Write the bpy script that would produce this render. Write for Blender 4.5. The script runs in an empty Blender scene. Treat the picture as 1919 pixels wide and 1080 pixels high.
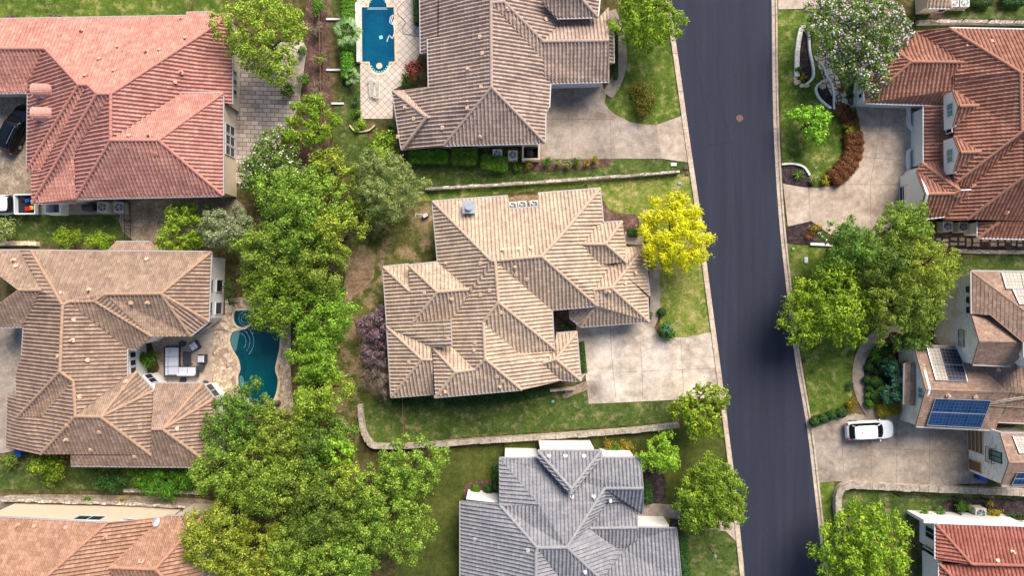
import bpy, math, random
import numpy as np
from mathutils import Vector, Matrix
from mathutils.geometry import tessellate_polygon
random.seed(7); RNG = np.random.default_rng(7)
SC = bpy.context.scene
# ---------------------------------------------------------------- camera, sky, sun
S = 0.052            # metres of ground per photograph pixel
H = 68.0             # height of the drone
cam_d = bpy.data.cameras.new('camera'); cam = bpy.data.objects.new('camera', cam_d)
SC.collection.objects.link(cam); cam.location = (0, 0, H)
cam_d.sensor_width = 36; cam_d.lens = 36 * H / (1919 * S); cam_d.clip_start = 1; cam_d.clip_end = 2000
SC.camera = cam
SUN_DIR = Vector((0.46, 0.88, 1.02)).normalized()
world = bpy.data.worlds.new("World"); SC.world = world; world.use_nodes = True
wn = world.node_tree; bg = wn.nodes['Background']
sky = wn.nodes.new('ShaderNodeTexSky'); sky.sky_type = 'NISHITA'; sky.sun_disc = False
sky.sun_elevation = math.asin(SUN_DIR.z); sky.sun_rotation = math.atan2(SUN_DIR.x, SUN_DIR.y)
wn.links.new(sky.outputs[0], bg.inputs[0]); bg.inputs[1].default_value = 0.115
sl = bpy.data.lights.new('sun', 'SUN'); sl.energy = 4.8; sl.angle = math.radians(38); sl.color = (1, .89, .76)
so = bpy.data.objects.new('sun', sl); SC.collection.objects.link(so)
so.rotation_euler = SUN_DIR.to_track_quat('Z', 'Y').to_euler(); so.location = (0, 40, 90)
SC.view_settings.view_transform = 'Standard'; SC.view_settings.look = 'None'
SC.view_settings.exposure = 0.52; SC.view_settings.gamma = 1
SC.cycles.max_bounces = 6; SC.cycles.diffuse_bounces = 3

# ---------------------------------------------------------------- helpers
def g(px, py, z=0.0):
    k = S * (H - z) / H
    return Vector(((px - 959.5) * k, -(py - 539.5) * k, z))
def lin(c):
    r = []
    for v in c[:3]:
        v = v / 255.0
        r.append(v / 12.92 if v <= .04045 else ((v + .055) / 1.055) ** 2.4)
    return (*r, 1.0)
def link(name, mesh, parent=None):
    o = bpy.data.objects.new(name, mesh); SC.collection.objects.link(o)
    if parent: o.parent = parent
    return o
def tag(o, label=None, cat=None, group=None, kind=None):
    if label: o['label'] = label
    if cat: o['category'] = cat
    if group: o['group'] = group
    if kind: o['kind'] = kind
    return o
def empty(name, loc, label, cat, group=None, rz=0.0):
    o = bpy.data.objects.new(name, None); SC.collection.objects.link(o)
    o.location = loc; o.rotation_euler = (0, 0, rz); o.empty_display_size = .3
    return tag(o, label, cat, group)

class MB:
    def __init__(s): s.v = []; s.f = []; s.m = []; s.uv = {}
    def poly(s, pts, m=0):
        b = len(s.v); s.v += [tuple(p) for p in pts]; s.f.append(tuple(range(b, b + len(pts)))); s.m.append(m)
    def box(s, c, size, rz=0.0, m=0, R=None):
        if R is None: R = Matrix.Rotation(rz, 3, 'Z')
        c = Vector(c); hx, hy, hz = [q / 2 for q in size]; b = len(s.v)
        for z in (-hz, hz):
            for x, y in ((-hx, -hy), (hx, -hy), (hx, hy), (-hx, hy)):
                s.v.append(tuple(c + R @ Vector((x, y, z))))
        for f in ((3, 2, 1, 0), (4, 5, 6, 7), (0, 1, 5, 4), (1, 2, 6, 5), (2, 3, 7, 6), (3, 0, 4, 7)):
            s.f.append(tuple(b + i for i in f)); s.m.append(m)
    def bar(s, a, b_, w, h, m=0):          # box from a to b, width w, height h (top at line + h/2)
        a = Vector(a); b_ = Vector(b_); d = b_ - a; L = d.length
        if L < 1e-4: return
        x = d / L; y = Vector((0, 0, 1)).cross(x)
        y = Vector((0, 1, 0)) if y.length < 1e-3 else y.normalized()
        z = x.cross(y)
        R = Matrix((x, y, z)).transposed(); s.box((a + b_) / 2, (L, w, h), R=R, m=m)
    def prism(s, pts, z0, z1, m=0, mside=None):
        pts = ccw([Vector((p[0], p[1])) for p in pts]); n = len(pts); b = len(s.v)
        s.v += [(p.x, p.y, z1) for p in pts] + [(p.x, p.y, z0) for p in pts]
        for t in tessellate_polygon([[Vector((p.x, p.y, 0)) for p in pts]]):
            a, c, d = t
            A, B, C = pts[a], pts[c], pts[d]
            if (B - A).x * (C - A).y - (B - A).y * (C - A).x < 0: t = (d, c, a)
            s.f.append(tuple(b + i for i in t)); s.m.append(m)
        ms = m if mside is None else mside
        for i in range(n):
            j = (i + 1) % n
            s.f.append((b + i, b + n + i, b + n + j, b + j)); s.m.append(ms)
    def sheet(s, pts, z, m=0): s.prism(pts, z - .003, z, m)
    def tube(s, pts, rs, n=6, m=0, cap=True):
        rings = []
        for i, p in enumerate(pts):
            p = Vector(p); d = Vector(pts[min(i + 1, len(pts) - 1)]) - Vector(pts[max(i - 1, 0)])
            d.normalize(); a = d.orthogonal().normalized(); c = d.cross(a); b = len(s.v)
            r = rs[i] if hasattr(rs, '__len__') else rs
            for k in range(n):
                t = 2 * math.pi * k / n; s.v.append(tuple(p + (a * math.cos(t) + c * math.sin(t)) * r))
            rings.append(b)
        for q in range(len(rings) - 1):
            for k in range(n):
                k2 = (k + 1) % n
                s.f.append((rings[q] + k, rings[q] + k2, rings[q + 1] + k2, rings[q + 1] + k)); s.m.append(m)
        if cap:
            s.f.append(tuple(rings[0] + k for k in reversed(range(n)))); s.m.append(m)
            s.f.append(tuple(rings[-1] + k for k in range(n))); s.m.append(m)
    def cyl(s, c, r, h, n=16, m=0, r2=None):
        c = Vector(c); s.tube([c, c + Vector((0, 0, h))], [r, r if r2 is None else r2], n, m)
    def build(s, name, mats, parent=None, smooth=False, local=None):
        me = bpy.data.meshes.new(name)
        v = s.v
        if local is not None: v = [(a - local[0], b - local[1], c - local[2]) for a, b, c in v]
        me.from_pydata(v, [], s.f)
        if not isinstance(mats, (list, tuple)): mats = [mats]
        for m in mats: me.materials.append(m)
        me.polygons.foreach_set('material_index', s.m)
        if smooth: me.polygons.foreach_set('use_smooth', [True] * len(s.f))
        me.update(); return link(name, me, parent)

def ccw(pts):
    a = sum(pts[i].x * pts[(i + 1) % len(pts)].y - pts[(i + 1) % len(pts)].x * pts[i].y for i in range(len(pts)))
    return pts if a > 0 else pts[::-1]
def pip(x, y, poly):
    c = False; n = len(poly); j = n - 1
    for i in range(n):
        xi, yi = poly[i][0], poly[i][1]; xj, yj = poly[j][0], poly[j][1]
        if (yi > y) != (yj > y) and x < (xj - xi) * (y - yi) / (yj - yi) + xi: c = not c
        j = i
    return c
def catmull(pts, n=6, closed=True):
    out = []; m = len(pts)
    rng = range(m) if closed else range(m - 1)
    for i in rng:
        p = [Vector(pts[(i + k) % m]) if closed else Vector(pts[min(max(i + k, 0), m - 1)]) for k in (-1, 0, 1, 2)]
        for q in range(n):
            t = q / n
            out.append(.5 * ((2 * p[1]) + (-p[0] + p[2]) * t + (2 * p[0] - 5 * p[1] + 4 * p[2] - p[3]) * t * t + (-p[0] + 3 * p[1] - 3 * p[2] + p[3]) * t ** 3))
    if not closed: out.append(Vector(pts[-1]))
    return out
def strip(pts, w):                           # polygon along a polyline, width w metres (pts 2D world)
    L = []; R = []
    for i, p in enumerate(pts):
        d = (pts[min(i + 1, len(pts) - 1)] - pts[max(i - 1, 0)]); d = Vector((d.x, d.y)).normalized()
        n = Vector((-d.y, d.x)); ww = w[i] if hasattr(w, '__len__') else w
        L.append(Vector((p.x, p.y)) + n * ww / 2); R.append(Vector((p.x, p.y)) - n * ww / 2)
    return L, R
def PX(s):                                   # "x,y x,y" -> list of tuples
    return [tuple(float(q) for q in t.split(',')) for t in s.split()]
def GP(s, z=0.0): return [g(x, y, z) for x, y in PX(s)]

# ---------------------------------------------------------------- materials
def nt(name):
    m = bpy.data.materials.new(name); m.use_nodes = True
    t = m.node_tree; return m, t, t.nodes['Principled BSDF']
def N(t, ty, **kw):
    n = t.nodes.new(ty)
    for k, v in kw.items():
        if k in n.inputs.keys() if isinstance(k, str) else False: n.inputs[k].default_value = v
        else: setattr(n, k, v)
    return n
def ramp(t, fac, stops):
    r = t.nodes.new('ShaderNodeValToRGB'); e = r.color_ramp.elements
    while len(e) < len(stops): e.new(.5)
    for i, (p, c) in enumerate(stops): e[i].position = p; e[i].color = lin(c)
    t.links.new(fac, r.inputs[0]); return r.outputs[0]
def noise(t, vec, scale, detail=4, rough=.6, out=0):
    n = t.nodes.new('ShaderNodeTexNoise'); n.inputs['Scale'].default_value = scale
    n.inputs['Detail'].default_value = detail; n.inputs['Roughness'].default_value = rough
    if vec is not None: t.links.new(vec, n.inputs['Vector'])
    return n.outputs[out]
def mix(t, a, b, fac, mode='MIX'):
    m = t.nodes.new('ShaderNodeMix'); m.data_type = 'RGBA'; m.blend_type = mode
    for s, k in ((a, 6), (b, 7), (fac, 0)):
        if isinstance(s, (int, float)): m.inputs[k].default_value = s
        elif isinstance(s, tuple): m.inputs[k].default_value = s
        else: t.links.new(s, m.inputs[k])
    return m.outputs[2]
def mapr(t, v, a, b, c, d):
    m = t.nodes.new('ShaderNodeMapRange'); t.links.new(v, m.inputs[0])
    for i, q in enumerate((a, b, c, d)): m.inputs[i + 1].default_value = q
    return m.outputs[0]
def grey(t, v):
    c = t.nodes.new('ShaderNodeCombineColor')
    for i in range(3): t.links.new(v, c.inputs[i])
    return c.outputs[0]
def bump(t, b, h, strength, dist):
    n = t.nodes.new('ShaderNodeBump'); n.inputs['Strength'].default_value = strength; n.inputs['Distance'].default_value = dist
    t.links.new(h, n.inputs['Height']); t.links.new(n.outputs[0], b.inputs['Normal'])
def coords(t):
    return t.nodes.new('ShaderNodeNewGeometry').outputs['Position']
def mat_plain(name, c, rough=.6, metal=0.0, var=.12, scale=3.0):
    m, t, b = nt(name); p = coords(t)
    f = mapr(t, noise(t, p, scale, 5), .25, .75, 1 - var, 1 + var)
    t.links.new(mix(t, lin(c), grey(t, f), 1.0, 'MULTIPLY'), b.inputs['Base Color'])
    b.inputs['Roughness'].default_value = rough; b.inputs['Metallic'].default_value = metal
    return m
def mat_ground(name, stops, sc=.5, mid=2.5, fine=9.0, amp=.35, rough=.95, bs=.6, bd=.05, patch=None, stains_shade=()):
    """mottled outdoor surface: colour ramp over mixed noises, fine grain, optional bare patches"""
    m, t, b = nt(name); p = coords(t)
    a = noise(t, p, sc, 5, .6); c = noise(t, p, mid, 5, .65)
    s = t.nodes.new('ShaderNodeMath'); s.operation = 'ADD'; t.links.new(a, s.inputs[0]); t.links.new(c, s.inputs[1])
    col = ramp(t, mapr(t, s.outputs[0], .7, 1.3, 0, 1), stops)
    if patch:
        pn = noise(t, p, patch[0], 6, .72)
        col = mix(t, col, lin(patch[3]), mapr(t, pn, patch[1], patch[2], 0, .9))
    for (sx, sy, sr, sc_, sa) in stains_shade:
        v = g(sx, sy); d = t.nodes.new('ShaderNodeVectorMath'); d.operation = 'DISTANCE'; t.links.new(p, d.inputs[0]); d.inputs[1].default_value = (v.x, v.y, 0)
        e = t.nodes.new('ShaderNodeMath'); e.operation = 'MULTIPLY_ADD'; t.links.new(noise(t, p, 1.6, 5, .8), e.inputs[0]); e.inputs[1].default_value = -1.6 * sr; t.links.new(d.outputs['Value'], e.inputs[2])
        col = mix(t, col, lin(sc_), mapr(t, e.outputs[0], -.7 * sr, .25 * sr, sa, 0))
    f = noise(t, p, fine, 3, .7)
    col = mix(t, col, grey(t, mapr(t, f, .25, .75, 1 - amp, 1 + amp)), 1.0, 'MULTIPLY')
    t.links.new(col, b.inputs['Base Color']); b.inputs['Roughness'].default_value = rough
    b.inputs['Specular IOR Level'].default_value = .2
    bump(t, b, f, bs, bd); return m
def mat_tile(name, c1, c2, c3, stain=(70, 60, 58), st=.45):
    """roof tiles: tint per tile from its UV cell, dirt clouds, grain"""
    m, t, b = nt(name); p = coords(t)
    uv = t.nodes.new('ShaderNodeUVMap').outputs[0]
    fl = t.nodes.new('ShaderNodeVectorMath'); fl.operation = 'FLOOR'; t.links.new(uv, fl.inputs[0])
    w = t.nodes.new('ShaderNodeTexWhiteNoise'); w.noise_dimensions = '2D'; t.links.new(fl.outputs[0], w.inputs['Vector'])
    col = ramp(t, w.outputs[0], [(0, c1), (.5, c2), (1, c3)])
    big = noise(t, p, .7, 6, .7)
    col = mix(t, col, lin(stain), mapr(t, big, .45, .8, 0, st))
    f = noise(t, p, 8, 4, .75)
    col = mix(t, col, grey(t, mapr(t, f, .28, .72, .6, 1.4)), 1.0, 'MULTIPLY')
    t.links.new(col, b.inputs['Base Color']); b.inputs['Roughness'].default_value = .85
    b.inputs['Specular IOR Level'].default_value = .25
    bump(t, b, f, .4, .02); return m
def mat_leaf(name, c1, c2, c3, tr=.25):
    m, t, b = nt(name)
    geo = t.nodes.new('ShaderNodeNewGeometry')
    col = ramp(t, geo.outputs['Random Per Island'], [(0, c1), (.55, c2), (1, c3)])
    p = coords(t); col = mix(t, col, grey(t, mapr(t, noise(t, p, .9, 3), .3, .7, .75, 1.25)), 1.0, 'MULTIPLY')
    oi = t.nodes.new('ShaderNodeObjectInfo'); hs = t.nodes.new('ShaderNodeHueSaturation'); t.links.new(col, hs.inputs['Color'])
    t.links.new(mapr(t, oi.outputs['Random'], 0, 1, .485, .51), hs.inputs['Hue']); t.links.new(mapr(t, oi.outputs['Random'], 0, 1, .88, 1.15), hs.inputs['Value']); col = hs.outputs[0]
    t.links.new(col, b.inputs['Base Color']); b.inputs['Roughness'].default_value = .6
    b.inputs['Specular IOR Level'].default_value = .3
    tl = t.nodes.new('ShaderNodeBsdfTranslucent'); t.links.new(col, tl.inputs[0])
    mx = t.nodes.new('ShaderNodeMixShader'); mx.inputs[0].default_value = tr
    t.links.new(b.outputs[0], mx.inputs[1]); t.links.new(tl.outputs[0], mx.inputs[2])
    t.links.new(mx.outputs[0], t.nodes['Material Output'].inputs[0]); return m
def mat_cells(name, cols, joint, scale, jw=.04, rnd=1.0, squash=None, amp=.2):
    """irregular flat stones with dark joints (voronoi)"""
    m, t, b = nt(name); p = coords(t)
    if squash:
        mp = t.nodes.new('ShaderNodeMapping'); mp.inputs['Scale'].default_value = squash; t.links.new(p, mp.inputs[0]); pv = mp.outputs[0]
    else: pv = p
    v1 = t.nodes.new('ShaderNodeTexVoronoi'); v1.feature = 'F1'; v1.inputs['Scale'].default_value = scale; v1.inputs['Randomness'].default_value = rnd
    v2 = t.nodes.new('ShaderNodeTexVoronoi'); v2.feature = 'DISTANCE_TO_EDGE'; v2.inputs['Scale'].default_value = scale; v2.inputs['Randomness'].default_value = rnd
    for v in (v1, v2): t.links.new(pv, v.inputs['Vector'])
    sep = t.nodes.new('ShaderNodeSeparateColor'); t.links.new(v1.outputs['Color'], sep.inputs[0])
    col = ramp(t, sep.outputs[0], [(i / (len(cols) - 1), c) for i, c in enumerate(cols)])
    e = mapr(t, v2.outputs[0], jw * .4, jw, 0, 1)
    col = mix(t, lin(joint), col, e)
    f = noise(t, p, 12, 3)
    col = mix(t, col, grey(t, mapr(t, f, .25, .75, 1 - amp, 1 + amp)), 1.0, 'MULTIPLY')
    t.links.new(col, b.inputs['Base Color']); b.inputs['Roughness'].default_value = .85
    bump(t, b, e, .5, .03); return m
def mat_brick(name, c1, c2, joint, w, h, mort=.02, rot=0.0, off=.5, amp=.15):
    m, t, b = nt(name); p = coords(t)
    mp = t.nodes.new('ShaderNodeMapping'); mp.inputs['Rotation'].default_value = (0, 0, rot); t.links.new(p, mp.inputs[0])
    k = t.nodes.new('ShaderNodeTexBrick'); t.links.new(mp.outputs[0], k.inputs['Vector'])
    k.offset = off; k.inputs['Scale'].default_value = 1; k.inputs['Brick Width'].default_value = w; k.inputs['Row Height'].default_value = h
    k.inputs['Mortar Size'].default_value = mort; k.inputs['Color1'].default_value = lin(c1); k.inputs['Color2'].default_value = lin(c2); k.inputs['Mortar'].default_value = lin(joint)
    big = mapr(t, noise(t, p, .6, 5), .3, .7, 1 - amp, 1 + amp); f = mapr(t, noise(t, p, 14, 3), .25, .75, 1 - amp, 1 + amp)
    col = mix(t, k.outputs[0], grey(t, big), 1.0, 'MULTIPLY'); col = mix(t, col, grey(t, f), 1.0, 'MULTIPLY')
    t.links.new(col, b.inputs['Base Color']); b.inputs['Roughness'].default_value = .85; return m
def mat_water(name, c, c2):
    m, t, b = nt(name); p = coords(t)
    col = mix(t, lin(c), lin(c2), mapr(t, noise(t, p, .8, 4), .35, .65, 0, 1))
    f = noise(t, p, 5, 3)
    col = mix(t, col, grey(t, mapr(t, f, .3, .7, .85, 1.15)), 1.0, 'MULTIPLY')
    t.links.new(col, b.inputs['Base Color']); b.inputs['Roughness'].default_value = .08; bump(t, b, f, .25, .04)
    tb = t.nodes.new('ShaderNodeBsdfTransparent'); tb.inputs[0].default_value = lin((90, 190, 200))
    mx = t.nodes.new('ShaderNodeMixShader'); mx.inputs[0].default_value = .38
    t.links.new(b.outputs[0], mx.inputs[1]); t.links.new(tb.outputs[0], mx.inputs[2])
    t.links.new(mx.outputs[0], t.nodes['Material Output'].inputs[0]); return m

def mat_asphalt():
    m, t, b = nt('asphalt'); p = coords(t)
    mp = t.nodes.new('ShaderNodeMapping'); mp.inputs['Scale'].default_value = (1.1, .05, 1); mp.inputs['Rotation'].default_value = (0, 0, math.radians(-6)); t.links.new(p, mp.inputs[0])
    col = ramp(t, noise(t, mp.outputs[0], 1.0, 4, .6), [(.3, (39, 42, 56)), (.5, (43, 46, 61)), (.72, (48, 51, 66))])
    f = noise(t, p, 9, 4, .8); col = mix(t, col, grey(t, mapr(t, f, .25, .75, .66, 1.34)), 1.0, 'MULTIPLY')
    sp = noise(t, p, 3.2, 6, .85); col = mix(t, col, lin((104, 102, 112)), mapr(t, sp, .70, .78, 0, .5))
    t.links.new(col, b.inputs['Base Color']); b.inputs['Roughness'].default_value = .85; b.inputs['Specular IOR Level'].default_value = .25; bump(t, b, f, .3, .01); return m
M = {}
M['ground'] = mat_ground('ground_mix', [(0, (44, 48, 22)), (.4, (72, 70, 36)), (.7, (100, 88, 60)), (1, (126, 106, 80))], .35, 1.8, 7, .4)
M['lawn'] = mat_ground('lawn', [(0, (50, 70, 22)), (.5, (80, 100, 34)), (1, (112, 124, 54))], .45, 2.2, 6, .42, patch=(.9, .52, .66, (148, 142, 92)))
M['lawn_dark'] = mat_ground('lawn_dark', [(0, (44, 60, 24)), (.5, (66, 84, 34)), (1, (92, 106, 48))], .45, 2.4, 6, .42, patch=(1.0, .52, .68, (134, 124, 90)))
M['lawn_olive'] = mat_ground('lawn_olive', [(0, (52, 60, 24)), (.5, (72, 80, 32)), (1, (96, 98, 48))], .3, 2, 7, .32, patch=(.8, .66, .8, (104, 92, 58)))
M['lawn_dry'] = mat_ground('lawn_dry', [(0, (64, 90, 24)), (.45, (104, 118, 46)), (1, (150, 142, 84))], .5, 2.4, 6, .35, patch=(.9, .50, .64, (168, 152, 106)))
M['lawn_worn'] = mat_ground('lawn_worn', [(0, (48, 58, 22)), (.5, (78, 86, 36)), (1, (112, 104, 62))], .3, 1.5, 6, .4, patch=(.5, .47, .60, (156, 132, 104)))
M['mulch'] = mat_ground('mulch', [(0, (54, 38, 34)), (.5, (92, 70, 62)), (1, (134, 108, 96))], 1, 5, 12, .5)
M['mulch_dark'] = mat_ground('mulch_dark', [(0, (28, 22, 24)), (.5, (56, 46, 48)), (1, (92, 80, 80))], 1, 5, 12, .5)
M['dirt'] = mat_ground('bare_dirt', [(0, (92, 74, 56)), (.5, (138, 114, 90)), (1, (176, 152, 126))], .7, 3, 10, .35)
M['gravel'] = mat_ground('gravel', [(0, (96, 86, 74)), (.5, (140, 124, 106)), (1, (182, 166, 146))], 1, 6, 14, .45)
M['asphalt'] = mat_asphalt()
M['concrete'] = mat_ground('exposed_aggregate', [(0, (142, 126, 112)), (.5, (172, 156, 141)), (1, (200, 186, 172))], .3, 1.4, 11, .22, .85, .3, .01)
M['concrete_pale'] = mat_ground('pale_concrete', [(0, (146, 134, 120)), (.5, (176, 163, 149)), (1, (206, 194, 180))], .3, 1.2, 10, .25, .85, .3, .01, stains_shade=[(1115, 730, 1.5, (84, 74, 68), .75), (1132, 655, 2.2, (212, 204, 194), .5), (1150, 722, 1.8, (214, 206, 196), .5), (1230, 690, 2.6, (222, 212, 200), .5), (1105, 640, 1.6, (128, 118, 108), .5), (1300, 735, 2.5, (222, 206, 186), .5)])
M['concrete_grey'] = mat_ground('grey_aggregate', [(0, (116, 106, 96)), (.5, (148, 136, 124)), (1, (176, 163, 150))], .3, 1.4, 11, .28, .85, .3, .01, stains_shade=[(1065, 195, 2.2, (92, 84, 82), .6), (1120, 220, .9, (96, 80, 70), .6), (1085, 265, 1.8, (176, 160, 146), .6), (1720, 815, 1.6, (188, 176, 164), .5), (1660, 870, 1.8, (176, 160, 146), .5), (1770, 850, 1.5, (112, 100, 92), .5)])  # first dark spot, before the garage, paints shade in along with tyre marks
M['kerb'] = mat_ground('kerb_concrete', [(0, (150, 134, 118)), (.5, (180, 164, 147)), (1, (206, 192, 176))], .5, 3, 12, .18, .85, .3, .01)
M['joint'] = mat_plain('joint_line', (86, 76, 68), .95)
M['crack'] = mat_plain('crack_line', (30, 30, 42), .95)
M['pavers'] = mat_brick('stone_pavers', (196, 182, 170), (150, 136, 130), (78, 68, 62), .75, .42, .025, .03)
M['deck_diamond'] = mat_brick('diamond_deck', (202, 188, 176), (188, 174, 162), (118, 106, 98), .5, .5, .02, math.radians(45), 0)
M['flagstone'] = mat_cells('flagstone', [(150, 126, 104), (186, 166, 144), (206, 188, 166)], (120, 100, 84), 2.7, .05)
M['capstone'] = mat_ground('cap_stone', [(0, (124, 114, 102)), (.5, (158, 148, 134)), (1, (186, 176, 162))], 1, 4, 10, .3)
M['stonewall'] = mat_cells('stacked_stone', [(140, 130, 118), (184, 172, 158), (214, 204, 190)], (92, 84, 76), 2.6, .06, 1, (1, 2.5, 3))
M['limestone'] = mat_cells('limestone', [(226, 200, 160), (238, 232, 220), (240, 236, 228), (241, 238, 232), (242, 240, 235)], (214, 204, 190), 2.2, .04, .9, (.7, .7, 3.2))
M['path_stone'] = mat_cells('path_stone', [(178, 164, 148), (208, 196, 180), (226, 216, 204)], (70, 58, 44), 1.7, .09)
M['stucco'] = mat_plain('cream_stucco', (206, 190, 166), .9, 0, .06, 2)
M['white'] = mat_plain('white_stucco', (232, 230, 226), .85, 0, .06, 2)
M['trim'] = mat_plain('white_trim', (206, 206, 210), .5, 0, .08)
M['gutter'] = mat_plain('gutter_paint', (176, 170, 170), .4, .1, .12)
M['gutterw'] = mat_plain('white_gutter', (216, 216, 220), .4, 0, .1)
M['glass'] = mat_plain('window_glass', (32, 42, 50), .06, 0, .25, 1.5)
M['glass_green'] = mat_plain('green_window_glass', (96, 140, 134), .1, 0, .25, 4)
M['metal'] = mat_plain('galvanised_metal', (176, 182, 188), .4, .6)
M['dark'] = mat_plain('dark_metal', (34, 34, 38), .5, .3)
M['acbody'] = mat_plain('ac_casing', (196, 190, 178), .55, 0)
M['vent'] = mat_plain('vent_tile', (214, 180, 152), .7, 0, .12)
M['ventr'] = mat_plain('vent_rose', (206, 148, 130), .7, 0, .12); M['ventw'] = mat_plain('vent_pale', (206, 204, 200), .6, 0, .12)
M['timber'] = mat_plain('weathered_timber', (120, 92, 70), .85, 0, .25, 6)
M['bark'] = mat_plain('bark', (92, 76, 62), .95, 0, .3, 5)
M['cushion'] = mat_plain('pale_cushion', (206, 210, 222), .9, 0, .06)
M['wicker'] = mat_plain('dark_wicker', (54, 56, 66), .8, 0, .2, 20)
M['rubber'] = mat_plain('tyre_rubber', (24, 24, 26), .85)
M['carwhite'] = mat_plain('white_car_paint', (216, 220, 224), .25, 0, .02)
M['carblack'] = mat_plain('black_car_paint', (12, 14, 20), .15, 0, .02)
M['carglass'] = mat_plain('car_glass', (12, 18, 24), .05, 0, .05)
M['chrome'] = mat_plain('bright_metal', (190, 192, 196), .25, .9)
M['red'] = mat_plain('red_plastic', (190, 30, 28), .4); M['yellow'] = mat_plain('yellow_plastic', (226, 190, 30), .5)
M['blue'] = mat_plain('blue_plastic', (24, 70, 150), .45); M['green'] = mat_plain('utility_green', (120, 168, 150), .6)
M['lamp'] = mat_plain('lamp_lens', (190, 60, 50), .3)
M['pool_plaster'] = mat_plain('pool_plaster', (120, 190, 200), .6, 0, .12, 1.2)
M['pool_tile'] = mat_brick('pool_tile', (20, 70, 110), (40, 110, 150), (150, 170, 180), .16, .16, .02)
M['water_blue'] = mat_water('blue_pool_water', (4, 78, 116), (10, 92, 128))
M['water_teal'] = mat_water('teal_pool_water', (2, 66, 78), (6, 84, 94))
M['coping'] = mat_ground('pool_coping', [(0, (176, 150, 122)), (.5, (206, 184, 158)), (1, (226, 210, 188))], 1, 4, 12, .15)
def mat_solar(name, a, b_, line, rot, w, h):
    m, t, b = nt(name); uv = t.nodes.new('ShaderNodeUVMap').outputs[0]
    k = t.nodes.new('ShaderNodeTexBrick'); t.links.new(uv, k.inputs['Vector']); k.offset = 0
    k.inputs['Scale'].default_value = 1; k.inputs['Brick Width'].default_value = w; k.inputs['Row Height'].default_value = h; k.inputs['Mortar Size'].default_value = .022
    k.inputs['Color1'].default_value = lin(a); k.inputs['Color2'].default_value = lin(b_); k.inputs['Mortar'].default_value = lin(line)
    t.links.new(k.outputs[0], b.inputs['Base Color']); b.inputs['Roughness'].default_value = .5; b.inputs['Specular IOR Level'].default_value = .25; return m
M['solar_blue'] = mat_solar('blue_solar_cells', (18, 44, 82), (24, 56, 98), (58, 88, 122), 0, .33, .33)
M['solar_sky_sheen'] = mat_solar('sky_sheen_solar_cells', (168, 160, 148), (178, 170, 156), (120, 108, 98), 0, .33, .33)  # pale base colour paints the sky's reflection onto the cells
M['solar_dark'] = mat_solar('dark_solar_cells', (26, 30, 50), (36, 40, 62), (92, 92, 102), 0, .33, .33)
T = {}
T['red'] = mat_tile('rose_red_roof_tile', (176, 124, 112), (186, 135, 122), (196, 147, 134), (112, 74, 80), .5)
T['tan'] = mat_tile('tan_roof_tile', (178, 156, 136), (188, 166, 145), (200, 178, 156), (108, 96, 94), .5)
T['tan2'] = mat_tile('greyish_tan_roof_tile', (162, 142, 130), (174, 153, 140), (186, 165, 151), (108, 92, 90), .5)
T['brown'] = mat_tile('brown_roof_tile', (142, 119, 104), (153, 130, 113), (166, 143, 126), (96, 80, 78), .55)
T['terra'] = mat_tile('terracotta_roof_tile', (150, 104, 88), (162, 116, 98), (176, 130, 110), (100, 62, 54), .4)
T['terra2'] = mat_tile('faded_terracotta_roof_tile', (152, 116, 96), (164, 128, 107), (177, 141, 119), (100, 66, 56), .4)
T['grey'] = mat_tile('grey_roof_tile', (128, 129, 136), (136, 136, 142), (147, 146, 149), (96, 96, 106), .4)
T['shingle'] = mat_tile('brown_shingle', (134, 110, 96), (146, 121, 105), (160, 134, 116), (92, 76, 74), .5)
T['deepred'] = mat_tile('deep_red_roof_tile', (150, 92, 80), (161, 103, 90), (174, 116, 102), (104, 50, 44), .3)

# ---------------------------------------------------------------- houses: traced roof planes -> real roofs
DIRS = {'N': 90, 'NE': 45, 'E': 0, 'SE': -45, 'S': -90, 'SW': -135, 'W': 180, 'NW': 135}
OV = 0.42     # eaves overhang

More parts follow.
